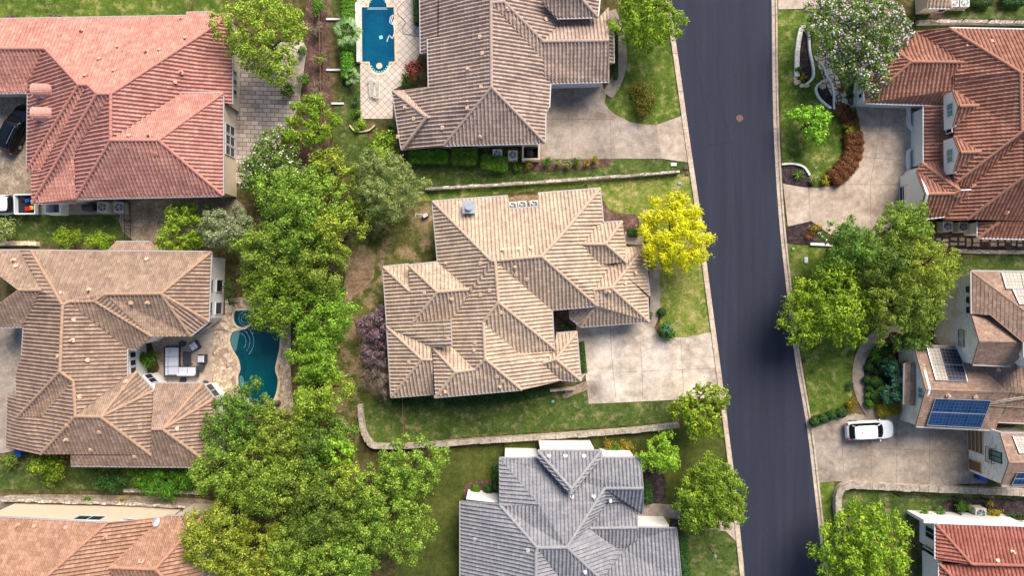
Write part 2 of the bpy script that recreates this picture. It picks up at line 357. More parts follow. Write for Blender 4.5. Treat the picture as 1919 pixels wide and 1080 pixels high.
class House:
    def __init__(s, name, label, tile, wallmat, rot=0.0, pitch=.58, style='barrel', cat='house', gutter='gutter', ridge=None):
        s.o = empty(name, (0, 0, 0), label, cat); s.tile = tile; s.wallmat = wallmat; s.rot = rot; s.pitch = pitch
        s.style = style; s.gm = M[gutter]; s.layers = []; s.faces = []; s.edges = []; s.name = name; s.windows = []
    def layer(s, text, tol=4.0):
        vs = []; zs = []; F = []
        for ln in text.strip().splitlines():
            ln = ln.strip()
            if not ln or ln[0] == '#': continue
            tk = ln.split(); d = tk[0]; p = s.pitch
            if '@' in d: d, p = d.split('@'); p = float(p)
            ids = []
            for q in tk[1:]:
                a = [float(w) for w in q.split(',')]
                for i, v in enumerate(vs):
                    if (v[0] - a[0]) ** 2 + (v[1] - a[1]) ** 2 <= tol * tol: break
                else:
                    i = len(vs); vs.append((a[0], a[1])); zs.append(None)
                if len(a) > 2: zs[i] = a[2]
                if i not in ids: ids.append(i)
            F.append([math.radians(DIRS[d] + s.rot), p, ids])
        # insert T-junction vertices
        for f in F:
            ids = f[2]; k = 0
            while k < len(ids):
                a = vs[ids[k]]; b = vs[ids[(k + 1) % len(ids)]]; L2 = (b[0] - a[0]) ** 2 + (b[1] - a[1]) ** 2; best = None
                for i, v in enumerate(vs):
                    if i in ids or L2 < 1: continue
                    t = ((v[0] - a[0]) * (b[0] - a[0]) + (v[1] - a[1]) * (b[1] - a[1])) / L2
                    if .03 < t < .97:
                        d = math.hypot(a[0] + t * (b[0] - a[0]) - v[0], a[1] + t * (b[1] - a[1]) - v[1])
                        if d < 3.0 and (best is None or t < best[0]): best = (t, i)
                if best: ids.insert(k + 1, best[1])
                else: k += 1
        n = len(vs); z = np.array([q if q is not None else 4.5 for q in zs], float)
        for it in range(6):
            XY = np.array([[g(vs[i][0], vs[i][1], z[i]).x, g(vs[i][0], vs[i][1], z[i]).y] for i in range(n)])
            A = []; B = []
            for ang, p, ids in F:
                dx, dy = math.cos(ang), math.sin(ang)
                for q in range(len(ids)):
                    a, b = ids[q], ids[(q + 1) % len(ids)]
                    w = 1.0; r = np.zeros(n); r[b] = w; r[a] = -w
                    A.append(r); B.append(-w * p * float((XY[b] - XY[a]) @ np.array([dx, dy])))
            for i in range(n):
                if zs[i] is not None:
                    r = np.zeros(n); r[i] = 4; A.append(r); B.append(4 * zs[i])
            z = np.linalg.lstsq(np.array(A), np.array(B), rcond=None)[0]
        P = [g(vs[i][0], vs[i][1], float(z[i])) for i in range(n)]
        L = []
        for ang, p, ids in F:
            a2 = sum(P[ids[i]].x * P[ids[(i + 1) % len(ids)]].y - P[ids[(i + 1) % len(ids)]].x * P[ids[i]].y for i in range(len(ids)))
            if a2 < 0: ids = ids[::-1]
            L.append((ang, p, ids, [P[i] for i in ids])); s.faces.append(L[-1])
        s.layers.append((P, L)); return s
    def zat(s, x, y, skip=None):
        best = None
        for f in s.faces:
            if f is skip or not pip(x, y, f[3]): continue
            v = plane(f); zz = v[0] * x + v[1] * y + v[2]
            if best is None or zz > best[0]: best = (zz, f)
        return best
    def on_roof(s, px, py):
        z = 5.0; f = None
        for _ in range(8):
            p = g(px, py, z); r = s.zat(p.x, p.y)
            if r: z = r[0]; f = r[1]
        p = g(px, py, z); return p, f
    def build(s):
        tm = MB(); uvs = []; dk = MB(); gl = []; vl = []; caps = []; gu = MB(); wl = MB(); s.walls = []
        for P, L in s.layers:
            em = {}
            for fi, (ang, p, ids, pts) in enumerate(L):
                for q in range(len(ids)): em.setdefault(frozenset((ids[q], ids[(q + 1) % len(ids)])), []).append((fi, ids[q], ids[(q + 1) % len(ids)]))
            for f in L: tile_face(tm, uvs, f, s.style)
            for f in L:
                pts = f[3]; n = len(pts); tri = tessellate_polygon([[Vector((p.x, p.y, 0)) for p in pts]])
                for t in tri: dk.poly([pts[i] - Vector((0, 0, .16)) for i in t]); dk.poly([pts[i] + Vector((0, 0, -.015)) for i in t])
            wallseg = []
            for key, lst in em.items():
                if len(lst) >= 2:
                    (f1, a, b), (f2, _, _) = lst[0], lst[1]
                    c2 = sum(L[f2][3], Vector()) / len(L[f2][3]); v = plane(L[f1])
                    A, B = P[a], P[b]; mid = (A + B) / 2; d = c2 - mid
                    hd = math.hypot(d.x, d.y)
                    if hd > .05 and (v[0] * c2.x + v[1] * c2.y + v[2] - c2.z) / hd > .10: caps.append((A, B))
                else:
                    fi, a, b = lst[0]; A, B = P[a], P[b]; d = B - A
                    if math.hypot(d.x, d.y) < .15: continue
                    out = Vector((d.y, -d.x, 0)).normalized(); sup = 0
                    for t in (.25, .5, .75):
                        m = A + d * t + out * .22; r = s.zat(m.x, m.y, L[fi])
                        if r and r[0] > m.z - .38: sup += 1
                    if sup >= 2: continue
                    dk.poly([A, A - Vector((0, 0, .16)), B - Vector((0, 0, .16)), B])
                    lvl = abs(d.z) < .12 * d.length
                    w = .11 if lvl else .06; bb = MB(); (gl if lvl else vl).append(bb)
                    bb.bar(A + out * w / 2 - Vector((0, 0, .03)), B + out * w / 2 - Vector((0, 0, .03)), w, .13)
                    s.walls.append((a, b, A, B, out, P))
        nx = {}
        for w in s.walls: nx[(id(w[5]), w[0])] = w
        pv = {(id(w[5]), w[1]): w for w in s.walls}
        for w in s.walls:
            a, b, A, B, out, P = w; d = (B - A); d.z = 0; d.normalize(); A2 = A - out * OV; B2 = B - out * OV
            for end, other in ((0, pv.get((id(P), a))), (1, nx.get((id(P), b)))):
                if other is None: continue
                cr = (out.x * other[4].y - out.y * other[4].x) * (-1 if end == 0 else 1)
                dt = max(-1, min(1, out.dot(other[4]))); sh = OV * math.tan(math.acos(dt) / 2) * (1 if cr > 0 else -1)
                if end == 0: A2 = A2 + d * sh
                else: B2 = B2 - d * sh
            A2 = Vector((A2.x, A2.y, A.z)); B2 = Vector((B2.x, B2.y, B.z))
            if (B2 - A2).dot(d) < .1: continue
            zt = Vector((0, 0, .1))
            wl.poly([Vector((A2.x, A2.y, -.05)), Vector((B2.x, B2.y, -.05)), B2 - zt, A2 - zt])
            ins = -out * .15
            wl.poly([A2 + ins - zt, B2 + ins - zt, Vector((B2.x, B2.y, -.05)) + ins, Vector((A2.x, A2.y, -.05)) + ins])
        roof = tm.build('roof', [T[s.tile]], s.o); lay = roof.data.uv_layers.new(name='UVMap')
        lay.data.foreach_set('uv', np.array(uvs, np.float32).ravel())
        s.roof = roof
        dk.build('roof_deck', [mat_dk()], roof)
        for A, B in caps:
            rc = MB(); ridge_cap(rc, A, B, s.style)
            if rc.f: rc.build('ridge_tiles', [RIDGE[s.tile]], roof)
        for bb in gl: bb.build('gutter', [s.gm], roof)
        for bb in vl: bb.build('verge', [RIDGE[s.tile]], roof)
        wl.build('wall', [s.wallmat], s.o)
        return s
    def wall_at(s, px, py, z):              # nearest wall segment to a photographed point
        p = g(px, py, z); best = None
        for w in s.walls:
            A, B, out = w[2], w[3], w[4]; A2 = A - out * OV; B2 = B - out * OV
            d = B2 - A2; d.z = 0; L = d.length; d.normalize(); t = (p - A2).dot(d); t = max(0, min(L, t))
            q = Vector((A2.x, A2.y, 0)) + d * t; dist = math.hypot(q.x - p.x, q.y - p.y)
            if best is None or dist < best[0]: best = (dist, q, d, out, min(A.z, B.z))
        return best
    def window(s, px, py, z, w, h, nx_=1, ny_=1, glass='glass', frame='trim', name='window', fw=.07):
        dist, q, d, out, top = s.wall_at(px, py, z)
        opening(s.o, q, d, out, z, w, h, nx_, ny_, M[glass], M[frame], name, fw)
    def vents(s, txt, m='vent'):
        for k, (x, y) in enumerate(PX(txt)):
            p, f = s.on_roof(x, y)
            if f is None: continue
            b = MB(); R = face_rot(f)
            b.box(p + R @ Vector((0, 0, .10)), (.36, .24, .12), R=R); b.box(p + R @ Vector((0, .12, .13)), (.2, .16, .1), R=R)
            if k % 3 == 0: b.cyl(p + Vector((0, 0, .05)), .09, .4, 8)
            b.build('roof_vent', [M[m]], s.o)
_dk = []
def mat_dk():
    if not _dk: _dk.append(mat_plain('roof_underlay', (96, 78, 70), .9))
    return _dk[0]
def opening(parent, q, d, out, z, w, h, nx_, ny_, glass, frame, name, fw):
    fr = MB(); c = Vector((q.x, q.y, z)); ang = math.atan2(d.y, d.x)
    f = out * .05
    for sx in (-1, 1): fr.box(c + d * (sx * (w / 2 - fw / 2)) + f, (fw, .1, h), ang)
    for sz in (-1, 1): fr.box(c + Vector((0, 0, sz * (h / 2 - fw / 2))) + f, (w - 2 * fw, .1, fw), ang)
    for i in range(1, nx_): fr.box(c + d * (w * (i / nx_ - .5)) + f, (.05, .08, h - 2 * fw), ang)
    for i in range(1, ny_): fr.box(c + Vector((0, 0, h * (i / ny_ - .5))) + f, (w - 2 * fw, .075, .05), ang)
    fo = fr.build(name, [frame], parent)
    pn = MB(); pn.box(c + out * .03, (w - 2 * fw, .04, h - 2 * fw), ang); pn.build('pane', [glass], fo)
    return fo
RIDGE = {}
for k_, c_ in dict(red=(186, 126, 112), tan=(184, 158, 136), tan2=(168, 147, 134), brown=(168, 136, 112), terra=(160, 112, 92), terra2=(172, 126, 104), grey=(142, 141, 144), shingle=(150, 120, 100), deepred=(160, 100, 86)).items():
    RIDGE[k_] = mat_plain('ridge_' + k_, c_, .85, 0, .25, 4)
def plane(f):
    pts = f[3]; A = np.array([[p.x, p.y, 1] for p in pts]); b = np.array([p.z for p in pts])
    key = id(f)
    if key in _pl: return _pl[key]
    v = np.linalg.lstsq(A, b, rcond=None)[0]; _pl[key] = v; return v
_pl = {}
def face_rot(f):
    v = plane(f); n = Vector((-v[0], -v[1], 1)).normalized()
    up = Vector((-math.cos(f[0]), -math.sin(f[0]), 0)); x = up.cross(n).normalized(); y = n.cross(x)
    return Matrix((x, y, n)).transposed()
def clip(poly, k, c, keep_gt):
    out = []; n = len(poly)
    for i in range(n):
        a = poly[i]; b = poly[(i + 1) % n]
        da = a[k] - c; db = b[k] - c
        if not keep_gt: da = -da; db = -db
        if da >= 0: out.append(a)
        if (da > 0 and db < 0) or (da < 0 and db > 0):
            t = da / (da - db); out.append(tuple(a[j] + (b[j] - a[j]) * t for j in range(3)))
    return out
RW, CL = .345, .385
PROF = [(0, 0.0), (.06, .09), (.26, .15), (.46, .09), (.54, 0.0), (.78, -.03), (1.0, 0.0)]
def prof(t):
    for i in range(len(PROF) - 1):
        if t <= PROF[i + 1][0] + 1e-9:
            a, b = PROF[i], PROF[i + 1]; return a[1] + (b[1] - a[1]) * (t - a[0]) / (b[0] - a[0])
    return 0.0
def hsh(a, b):
    x = math.sin(a * 127.1 + b * 311.7) * 43758.5453; return x - math.floor(x)
def tile_face(mb, uvs, f, style):
    ang, p, ids, pts = f; dn = Vector((math.cos(ang), math.sin(ang))); ua = Vector((-dn.y, dn.x)); sf = math.sqrt(1 + p * p)
    tri = tessellate_polygon([[Vector((q.x, q.y, 0)) for q in pts]])
    for t in tri:
        T3 = [((pts[i].x * ua.x + pts[i].y * ua.y), (pts[i].x * dn.x + pts[i].y * dn.y), pts[i].z) for i in t]
        if style == 'barrel': brk = [(q[0]) * RW for q in PROF[:-1]]; W = RW; C = CL / sf
        else: brk = [0.0]; W = .34; C = .30 / sf
        u0 = min(q[0] for q in T3); u1 = max(q[0] for q in T3)
        k = math.floor(u0 / W)
        while k * W < u1:
            for bi in range(len(brk)):
                a = k * W + brk[bi]; b = k * W + (brk[bi + 1] if bi + 1 < len(brk) else W)
                if b <= u0 or a >= u1: continue
                sp = clip(clip(T3, 0, a, True), 0, b, False) if True else T3
                if len(sp) < 3: continue
                v0 = min(q[1] for q in sp); v1 = max(q[1] for q in sp); c = math.floor(v0 / C)
                while c * C < v1:
                    cell = clip(clip(sp, 1, c * C, True), 1, (c + 1) * C, False)
                    if len(cell) >= 3:
                        if style == 'barrel': jit = (hsh(k, c) - .5) * .012
                        else: jit = (hsh(k, c) - .5) * .02
                        base = len(mb.v); o = []
                        for (u, v, z) in cell:
                            fu = (u - k * W) / W; fv = (v - c * C) / C
                            hgt = (prof(fu) + .028 * fv + .01 if style == 'barrel' else .03 * fv + .012) + jit
                            mb.v.append((ua.x * u + dn.x * v, ua.y * u + dn.y * v, z + hgt)); o.append((k + min(max(fu, .001), .999), c + min(max(fv, .001), .999)))
                        idx = list(range(base, base + len(cell)))
                        A, B, D = (Vector(mb.v[i]) for i in (idx[0], idx[1], idx[-1]))
                        if (B - A).cross(D - A).z < 0: idx = idx[::-1]; o = o[::-1]
                        mb.f.append(tuple(idx)); mb.m.append(0); uvs.extend(o)
                    c += 1
            k += 1
def ridge_cap(mb, A, B, style):
    d = B - A; L = d.length; n = max(1, int(L / .4)); x = d / L
    y = Vector((0, 0, 1)).cross(x).normalized(); z = x.cross(y)
    r0 = .15 if style == 'barrel' else .1
    up = .05 if style == 'barrel' else -.03
    for i in range(n):
        a = A + d * (i / n); b = A + d * ((i + 1.06) / n)
        base = len(mb.v); m = 7
        for e, (p, r) in enumerate(((a, r0 * .88), (b, r0 * 1.06))):
            for k in range(m):
                t = math.pi * k / (m - 1); mb.v.append(tuple(p + y * math.cos(t) * r + z * (math.sin(t) * r * .8 + up)))
        for k in range(m - 1): mb.f.append((base + k, base + k + 1, base + m + k + 1, base + m + k)); mb.m.append(0)
        mb.f.append(tuple(base + m + k for k in range(m))); mb.m.append(0)
# ================================================================= HOUSES
hA = House('villa', 'rose red tiled villa with cream walls and two barrel dormers in the top left', 'red', M['stucco'], 2.0, .58)
hA.layer("""
N -60,36,3.0 350,29 350,23 400,22 402,27 435,26,3.0 208,175 182,175 165,158 148,158 85,90 -60,90
E 435,26,3.0 435,195,3.0 340,173 208,262 208,175
S -60,90 85,90 53,153 53,173,3.0 -60,174,3.0
W 85,90 148,158 51,319,3.0 53,173 53,153
S 148,158 165,158 78,319 51,319
W 165,158 182,175 61,381,3.2 59,322 78,319
S 182,175 208,175 141,290 141,379 61,381,3.2
W 208,175 208,262 143,372 141,290
S 208,262 297,262 418,366,4.2 143,372,4.2
E 297,262 418,174,4.2 418,366,4.2
N 340,173 418,174,4.2 297,262 208,262
""")
hB = House('bungalow', 'tan tiled house at the top centre beside the rectangular blue pool', 'tan2', M['white'], 1.5, .58)
hB.layer("""
W 919,-60 920,4 921,163 831,272 762,279 806,219 757,169 804,163 802,72 822,68 822,-60
N 736,170,3.0 757,169 806,219 799,219
W 736,170,3.0 799,219 753,280,3.0
S 799,219 806,219 762,279 753,280
S 921,163 1021,267,3.4 831,272,3.4
E 920,4 921,163 1021,267,3.4 1022,213 1029,200 1028,139 1019,140 1020,113
S 920,4 944,2 1018,77 1140,75 1141,152,3.0 1031,155,3.0 1021,140 1020,113
E 944,2 944,-60 1014,-60 1016,2 1054,36 1018,77
N 1054,36 1125,31 1140,14 1140,75 1018,77
E 919,-60 944,-60 944,2 920,4
""")
hB.layer("""
W 787,-60,3 820,-60 820,68 802,72 802,99 789,99,3
""")
hB.layer("""
S 1016,2 1014,-20 1075,-20 1092,0 1120,31,4.4 1044,33,4.4
E 1075,-20 1125,-20 1122,30 1092,0
""")
hB.layer("""
E 1141,44 1149,46,2.7 1150,117,2.7 1141,118
""")
hC = House('family_house', 'sand coloured tiled house in the middle with a broad pale driveway', 'tan', M['white'], 4.0, .58)
hC.layer("""
N 811,377,3.9 951,367,3.9 954,392 1010,387 1009,362,3.9 1124,353,3.9 1058,433 1015,480 928,488 920,488
W 811,377,3.9 920,488 879,542 821,491
N 766,497 821,491 879,542 820,547
W 766,497 820,547 772,606
S 820,547 879,542 920,488 928,489 844,600 772,606
W 928,489 934,566 906,603 909.5,673 891,692 847,649 844,600
E 928,489 934,566 1038,653 1034,580
S 928,489 1015,480 1119,573 1034,580
S 934,566 1038,653 1039,658 981,660 971,660 906,603
E 906,603 909.5,673 977,730 1052,712 1017,680 1039,658 971,660
S 854,697 891,692 909.5,673 977,730 816,744
N 810,650 847,649 891,692 854,697
W 810,650 854,697 816,744
E 1058,433 1124,353,3.9 1130,417 1120,421 1092,457
E 1015,480 1058,433 1092,457 1125,496 1145,497 1112,542 1119,573
N 1120,421 1165,415 1135,457 1092,457
E 1165,415,3.9 1173,491,3.9 1135,457
S 1092,457 1135,457 1173,491 1125,496
N 1145,497 1173,490 1173,464 1207,461 1168,512 1146,539 1112,542
E 1168,512 1207,461,2.3 1217,555,2.3
E 1146,539 1168,512 1213,556 1215,602,2.3
S 1112,542 1146,539 1215,602,2.3 1089,612,2.3 1112,577 1119,573
SW 1112,577 1089,612 1068,595 1067,582
N 1043,625 1080,622 1042,673 1017,680 1039,658
E 1080,622,2.9 1088,713,2.9 1042,673
S 1042,673 1088,713,2.9 1052,712 1017,680
""")
hC.layer("""
N 718.5,500,2.9 766,495 768,546
W 718.5,500,2.9 768,546 772,606 844,600 846,648 808,650 726,613,2.9
N 726,613,2.9 808,650 810,674 791,673.5
W 726,613,2.9 791,673.5 733.6,744,2.9
S 791,673.5 810,674 814,738 733.6,744,2.9
""")
hD = House('pool_house', 'brown tiled house with a sheltered terrace beside the curving teal pool', 'brown', M['white'], -1.0, .58)
hD.layer("""
N 59,469,4.2 202,471 298,471 396,472,4.2 302,550 196,551 178,564 130,565 118,571
E 396,472,4.2 391,602,4.2 302,550
S 302,550 357,629,4.2 285,630 196,551
SE 302,550 391,602,4.2 357,629,4.2
SW 196,551 285,630 178,564
S 178,564 285,630 256,655 238,652
S 130,565 178,564 238,652
E 118,571 130,565 238,652,4.2 238,705 142,780 138,714 113,696
S 113,696 138,714 79,781 35,780,3.4
W 138,714 142,780 77,851,3.4 12,838 15,742 32,742 35,780 79,781
W 39,469 59,469 118,571 113,696 35,780 30,706 42,665 45,612 79,543
N -60,469,4.2 39,469,4.2 79,543 35,543
S 35,543 79,543 45,614,4.0 -60,614,4.0
N 142,780 238,705 256,697 189,781
NE 256,697,4.2 288,732,4.2 189,781
E 288,732,4.2 283,852,4.2 189,781
S 142,780 189,781 283,852,4.2 77,851,4.2
""")
hD.layer("""
N 202,471 218,453,3.0 281,453,3.0 298,471
""")
hD.layer("""
N 292,719,3.6 380,719,3.6 305,804 285,804
NE 380,719,3.6 402,747,3.6 305,804
E 402,747,3.6 400,875,3.6 305,804
S 285,804 305,804 400,875,3.6 134,873,3.4 134,853 285,853
""")
hE = House('corner_villa', 'faded terracotta tiled villa cropped by the bottom left corner', 'terra2', M['stucco'], -2.0, .58)
hE.layer("""
N -60,967,5.4 200,981,5.4 88,1080 0,1150 -60,1150
E 200,981,6.6 305,971 205,1064 212,1085 260,1150 0,1150 88,1080
""")
hE.layer("""
N 305,971,5.0 313,967,5.0 379,968,5.0 291,1067 205,1064
E 379,968,5.0 379,1150,5.0 291,1067
S 205,1064 291,1067 379,1150 260,1150
""")
hF = House('grey_roofed_house', 'grey tiled house with a V shaped gable at the bottom centre', 'grey', M['white'], 0.0, .58, gutter='gutter')
hF.layer("""
N 936,859,3.2 1200,858,3.2 1205,915 1133,915 1062,1026 1007,1027 937,947 1011,947
W 936,859,3.2 1011,947 937,947
W 863,940,3.0 937,947 1007,1027 1004,1037 1004,1150 863,1150,3.0
S 1133,915 1205,915 1205,963 1195,963 1172,942
E 1133,915 1172,942 1136,944 1104,990 1155,1027 1170,1030 1127,1087 1062,1026
N 1136,944 1192,943 1194,989 1104,990
S 1104,990 1194,989 1194,1028 1155,1027
S 1007,1027 1062,1026 1127,1087 1130,1150 1100,1150
E 1004,1037 1007,1027 1100,1150 1004,1150
N 1170,1030 1195,1010 1195,992,3.0 1268,991,3.0 1277,1090 1279,1150 1130,1150 1127,1087
""")
hF.layer("""
N 1008,845,4.1 1126,845,4.1 1070.5,916
W 1008,845,4.1 1070.5,916 1069,926 1008,858
E 1126,845,4.1 1126,858 1071,926 1070.5,916
""")
hG = House('terracotta_house', 'terracotta tiled house with white dormers in the upper right', 'terra', M['white'], 0.0, .58, gutter='gutterw')
hG.layer("""
N 1779,52,5.0 1990,56,5.0 1990,135 1912,135
W 1716,59 1779,52,5.0 1912,135 1914,246 1792,341 1787,320,5.0 1787,140,5.0 1805,116
S 1914,246 1922,252 1822,347 1812,352 1792,341
W 1922,252 1925,325 1812,411 1768,411 1810,356 1822,347
S 1925,325 1990,325 1990,416,3.6 1812,411,3.6
E 1912,135 1990,135 1990,250 1914,246
N 1914,246 1990,250 1990,325 1925,325 1922,252
N 1670,87,3.3 1716,59 1805,116 1707,115
W 1647,92,3.0 1670,87,3.3 1707,115 1621,192,3.0 1618,159,3.0 1627,111
S 1707,115 1805,116 1788,168 1772,197,3.0 1621,192,3.0
""")
hG.layer("""
N@.6 1786,169 1797,198,6.4 1833,197,6.4
S@.6 1797,198,6.4 1833,197,6.4 1787,236
""")
hG.layer("""
N@.6 1788,255 1799,285,6.4 1837,284,6.4
S@.6 1799,285,6.4 1837,284,6.4 1788,322
""")
hG.layer("""
W@.35 1731,198,2.9 1771,198 1780,235 1781,268 1773,305 1731,304,2.9
""")
hG.layer("""
N 1727,305,3.4 1775,305 1792,342 1799,357
W 1727,305,3.4 1799,357 1788,362 1718,320
N 1718,320,3.3 1788,362 1734,363
S 1734,363 1788,362 1799,357 1820,356 1770,405 1721,411,3.3
""")
hG.layer("""
S 1873,415 1990,415 1990,449,2.7 1832,445,2.7
W 1832,415,2.7 1873,415 1832,445,2.7
""")
hG.layer("""
N 1625,118 1630,113 1662,118
S 1625,118 1662,118 1616,158
""") if 0 else None
hH = House('stone_house', 'pale stone house under brown shingles carrying four solar arrays', 'shingle', M['limestone'], -1.0, .55, style='shingle')
hH.layer("""
N 1820,508,5.8 1990,510,5.8 1990,634
W 1820,508,5.8 1990,634 1990,720 1919,670 1919,642 1858,591 1821,588,5.8
""")
hH.layer("""
N@.6 1821,588,5.6 1858,591 1919,641 1990,642 1836,640,7.4
S@.6 1836,640,7.4 1990,642 1990,662 1919,662 1895,686 1823,683,5.6
""")
hH.layer("""
N@.5 1714,648,3.3 1799,650 1890,735 1736,730
S@.5 1736,730 1890,735 1865,806,3.3 1717,799,3.3
W@.4 1799,650 1823,683 1895,686 1919,662 1990,662 1990,745 1919,753 1858,790 1890,735
S 1858,790,3.3 1919,753 1990,757 1990,796,3.3
""")
hH.layer("""
N 1875,812,5.0 1990,814,5.0 1990,868 1892,867
S 1892,867 1990,868 1990,912,5.0 1877,910,5.0
""")
hH.layer("""
W@.35 1695,681,2.6 1714,681,3.0 1714,759,3.0 1694,758,2.6
""")
hI = House('red_roofed_house', 'deep red tiled house with white walls in the bottom right corner', 'deepred', M['white'], -1.0, .58, gutter='gutterw')
hI.layer("""
N 1753,982,3.3 1990,990,3.3 1990,1062 1820,1057
W 1753,982,3.3 1820,1057 1753,1048,3.3
N 1760,1057 1990,1064 1990,1150 1853,1150
W 1760,1057,3.3 1853,1150 1760,1150,3.3
""")
hJ = House('garden_shed', 'small house corner with tan tiled roof at the top right edge', 'tan', M['stucco'], 0.0, .4)
hJ.layer("""
S 1744,-40 1772,-40 1782,14,2.6 1738,14,2.6
E 1772,-40 1782,-40,2.6 1782,14,2.6
""")
HOUSES = [hA, hB, hC, hD, hE, hF, hG, hH, hI, hJ]
for h_ in HOUSES: h_.build()
def vt(x0, y0, sc, s): return ' '.join('%.1f,%.1f' % (x0 + a / sc, y0 + b / sc) for a, b in PX(s))
hC.vents("836,493 901,493 796,549 847,560 918,544 901,552 965,500 967,514 988,523 941,468 971,466 995,464 1190,511 1171,530 1136,546 1141,546 940,585 891,641 889,656 767,678 841,634 835,734 931,705 942,714 937,724 1043,687")
hB.vents(vt(700, 0, 2.7, "675,45 540,185 552,268 477,350 545,440 475,480 475,515 475,545 277,475 160,545 205,600 350,645 540,690 125,690 870,95"))
hD.vents(vt(0, 380, 2.7, "75,290 85,320 315,455 455,440 745,285 375,590 370,695 445,795 405,980 750,505 665,505 295,775 645,905") + ' ' + vt(0, 740, 3.177, "405,180 595,220 400,265 545,325 1055,200 615,370 805,365"))
hA.vents(vt(0, 0, 2.7, "415,155 505,297 595,235 745,260 810,250 940,190 920,95 580,355 435,380 920,365 888,412 655,685 757,682 790,775 640,740"), 'ventr')
hG.vents("1807,87 1788,68 1825,347 1884,398 1858,77 1885,110", 'ventr')
hF.vents(vt(840, 780, 3.6, "680,270 790,270 915,270 980,543 183,830 540,905 920,1050 1090,570 640,655 835,545"), 'ventw')
hE.vents("36,984 66,986 125,989 199,1006 264,1052 268,1052", 'ventr')
hH.vents("1775,741 1827,743 1870,693")
hI.vents("1896,1034 1868,1050")
# openings on the walls the drone can see
for y_, z_ in ((243, 1.7), (263, 1.7), (283, 1.7)): hA.window(425, y_, z_, .95, 2.2, 1, 2)
for y_ in (137, 153, 172): hA.window(440, y_, 1.5, .6, 1.2)

for y_ in (535, 577): hD.window(398, y_, 1.25, 1.2, 1.5, 1, 1); hD.window(398, y_, 3.0, 1.1, .7, 1, 1)
hD.window(378, 616, 1.9, 2.2, 1.5, 2, 1)
for y_ in (665, 680, 694): hD.window(243, y_, 2.6, .62, 1.1)
hD.window(275, 716, 2.2, 1.1, 1.4, 2, 1); hD.window(394, 735, 2.0, 1.5, 1.6, 2, 1)
hE.window(168, 977, 4.2, 2.6, 1.3, 2, 1); hE.window(245, 975, 4.3, 1.6, .5, 1, 1)
for y_ in (625, 640): pass
hI.window(1750, 1000, 1.9, 1.15, 1.7, 2, 1); hI.window(1750, 1028, 1.9, 1.15, 1.7, 2, 1)
for y_ in (542, 562, 581): hH.window(1822, y_, 4.9, .55, .7, frame='dark')
hH.window(1822, 552, 2.6, 2.4, 1.8, 2, 2, frame='dark')
hG.window(1619, 178, 1.6, .5, .7); hG.window(1786, 247, 4.2, .8, .9, 2, 1)
hB.window(1080, 153, 1.25, 4.9, 2.4, 1, 4, glass='trim', frame='trim', name='garage_door')
hC.window(1050, 582, 1.4, .9, 1.6, 1, 2)
hJ.window(1775, 14, 1.2, .8, 1.0)

def gable_wall(h, pts, mat, px_in=.25, base=None):
    """triangular end wall below a gable: pts = (eave, apex, eave) as (px,py,z); set back under the verge"""
    P = [g(*p) for p in pts]; A, B, C = P; d = Vector((C.x - A.x, C.y - A.y, 0)).normalized(); inn = Vector((-d.y, d.x, 0))
    if inn.x * h.side < 0: inn = -inn
    o = inn * px_in; dz = Vector((0, 0, .12)); b0 = base
    m = MB(); F = [A + o - dz, B + o - dz, C + o - dz, Vector((C.x, C.y, b0)) + o, Vector((A.x, A.y, b0)) + o]
    th = inn * .2
    m.poly(F); m.poly([q + th for q in reversed(F)])
    for i in range(5): j = (i + 1) % 5; m.poly([F[i], F[i] + th, F[j] + th, F[j]])
    m.build('gable_wall', [mat], h.o); return A + o, C + o, d, -inn
for h_ in HOUSES: h_.side = 1
# dormer faces (terracotta house)
for y0 in (0, 87):
    a, c, d, out = gable_wall(hG, [(1786, 169 + y0, 5.5), (1797, 198 + y0, 6.4), (1787, 236 + y0, 5.5)], M['white'], .12, 3.9)
    q = (a + c) / 2; opening(hG.o, Vector((q.x, q.y, 0)), d, out, 4.95, 1.3, .95, 2, 1, M['glass_green'], M['trim'], 'dormer_window', .09)
a, c, d, out = gable_wall(hG, [(1718, 320, 3.3), (1734, 363, 5.0), (1721, 411, 3.3)], M['white'], .2, 0)
q = (a + c) / 2; opening(hG.o, Vector((q.x, q.y, 0)), d, out, 1.15, 2.6, 2.2, 1, 4, M['dark'], M['trim'], 'garage_door', .12)
a, c, d, out = gable_wall(hH, [(1821, 588, 5.6), (1836, 640, 7.4), (1823, 683, 5.6)], M['limestone'], .3, 0)
q = (a + c) / 2
opening(hH.o, Vector((q.x, q.y, 0)), d, out, 4.6, 1.1, 1.6, 2, 2, M['glass_green'], M['dark'], 'window', .07)
opening(hH.o, Vector((q.x, q.y, 0)), d, out, 1.3, 1.8, 2.6, 1, 1, M['dark'], M['limestone'], 'doorway', .1)
a, c, d, out = gable_wall(hH, [(1714, 648, 3.3), (1736, 730, 5.1), (1717, 799, 3.3)], M['limestone'], .3, 0)
q = a.lerp(c, .58)
opening(hH.o, Vector((q.x, q.y, 0)), d, out, 3.7, 1.0, .9, 2, 1, M['glass_green'], M['trim'], 'window', .07)
a, c, d, out = gable_wall(hH, [(1875, 812, 5.0), (1892, 867, 6.1), (1877, 910, 5.0)], M['limestone'], .3, 0)
def balc(h, q, d, out, z, w):          # wrought iron balconette
    m = MB(); ang = math.atan2(d.y, d.x); c = Vector((q.x, q.y, z)) + out * .35
    for dz in (-.4, .4): m.box(c + Vector((0, 0, dz)), (w, .04, .04), ang)
    for i in range(9): m.box(c + d * (w * (i / 8 - .5)), (.03, .03, .8), ang)
    for sx in (-1, 1):
        for dz in (-.4, .4): m.box(c + d * (w / 2 * sx) - out * .17 + Vector((0, 0, dz)), (.03, .36, .03), ang)
    m.build('balconette', [M['dark']], h.o)
q = (a + c) / 2
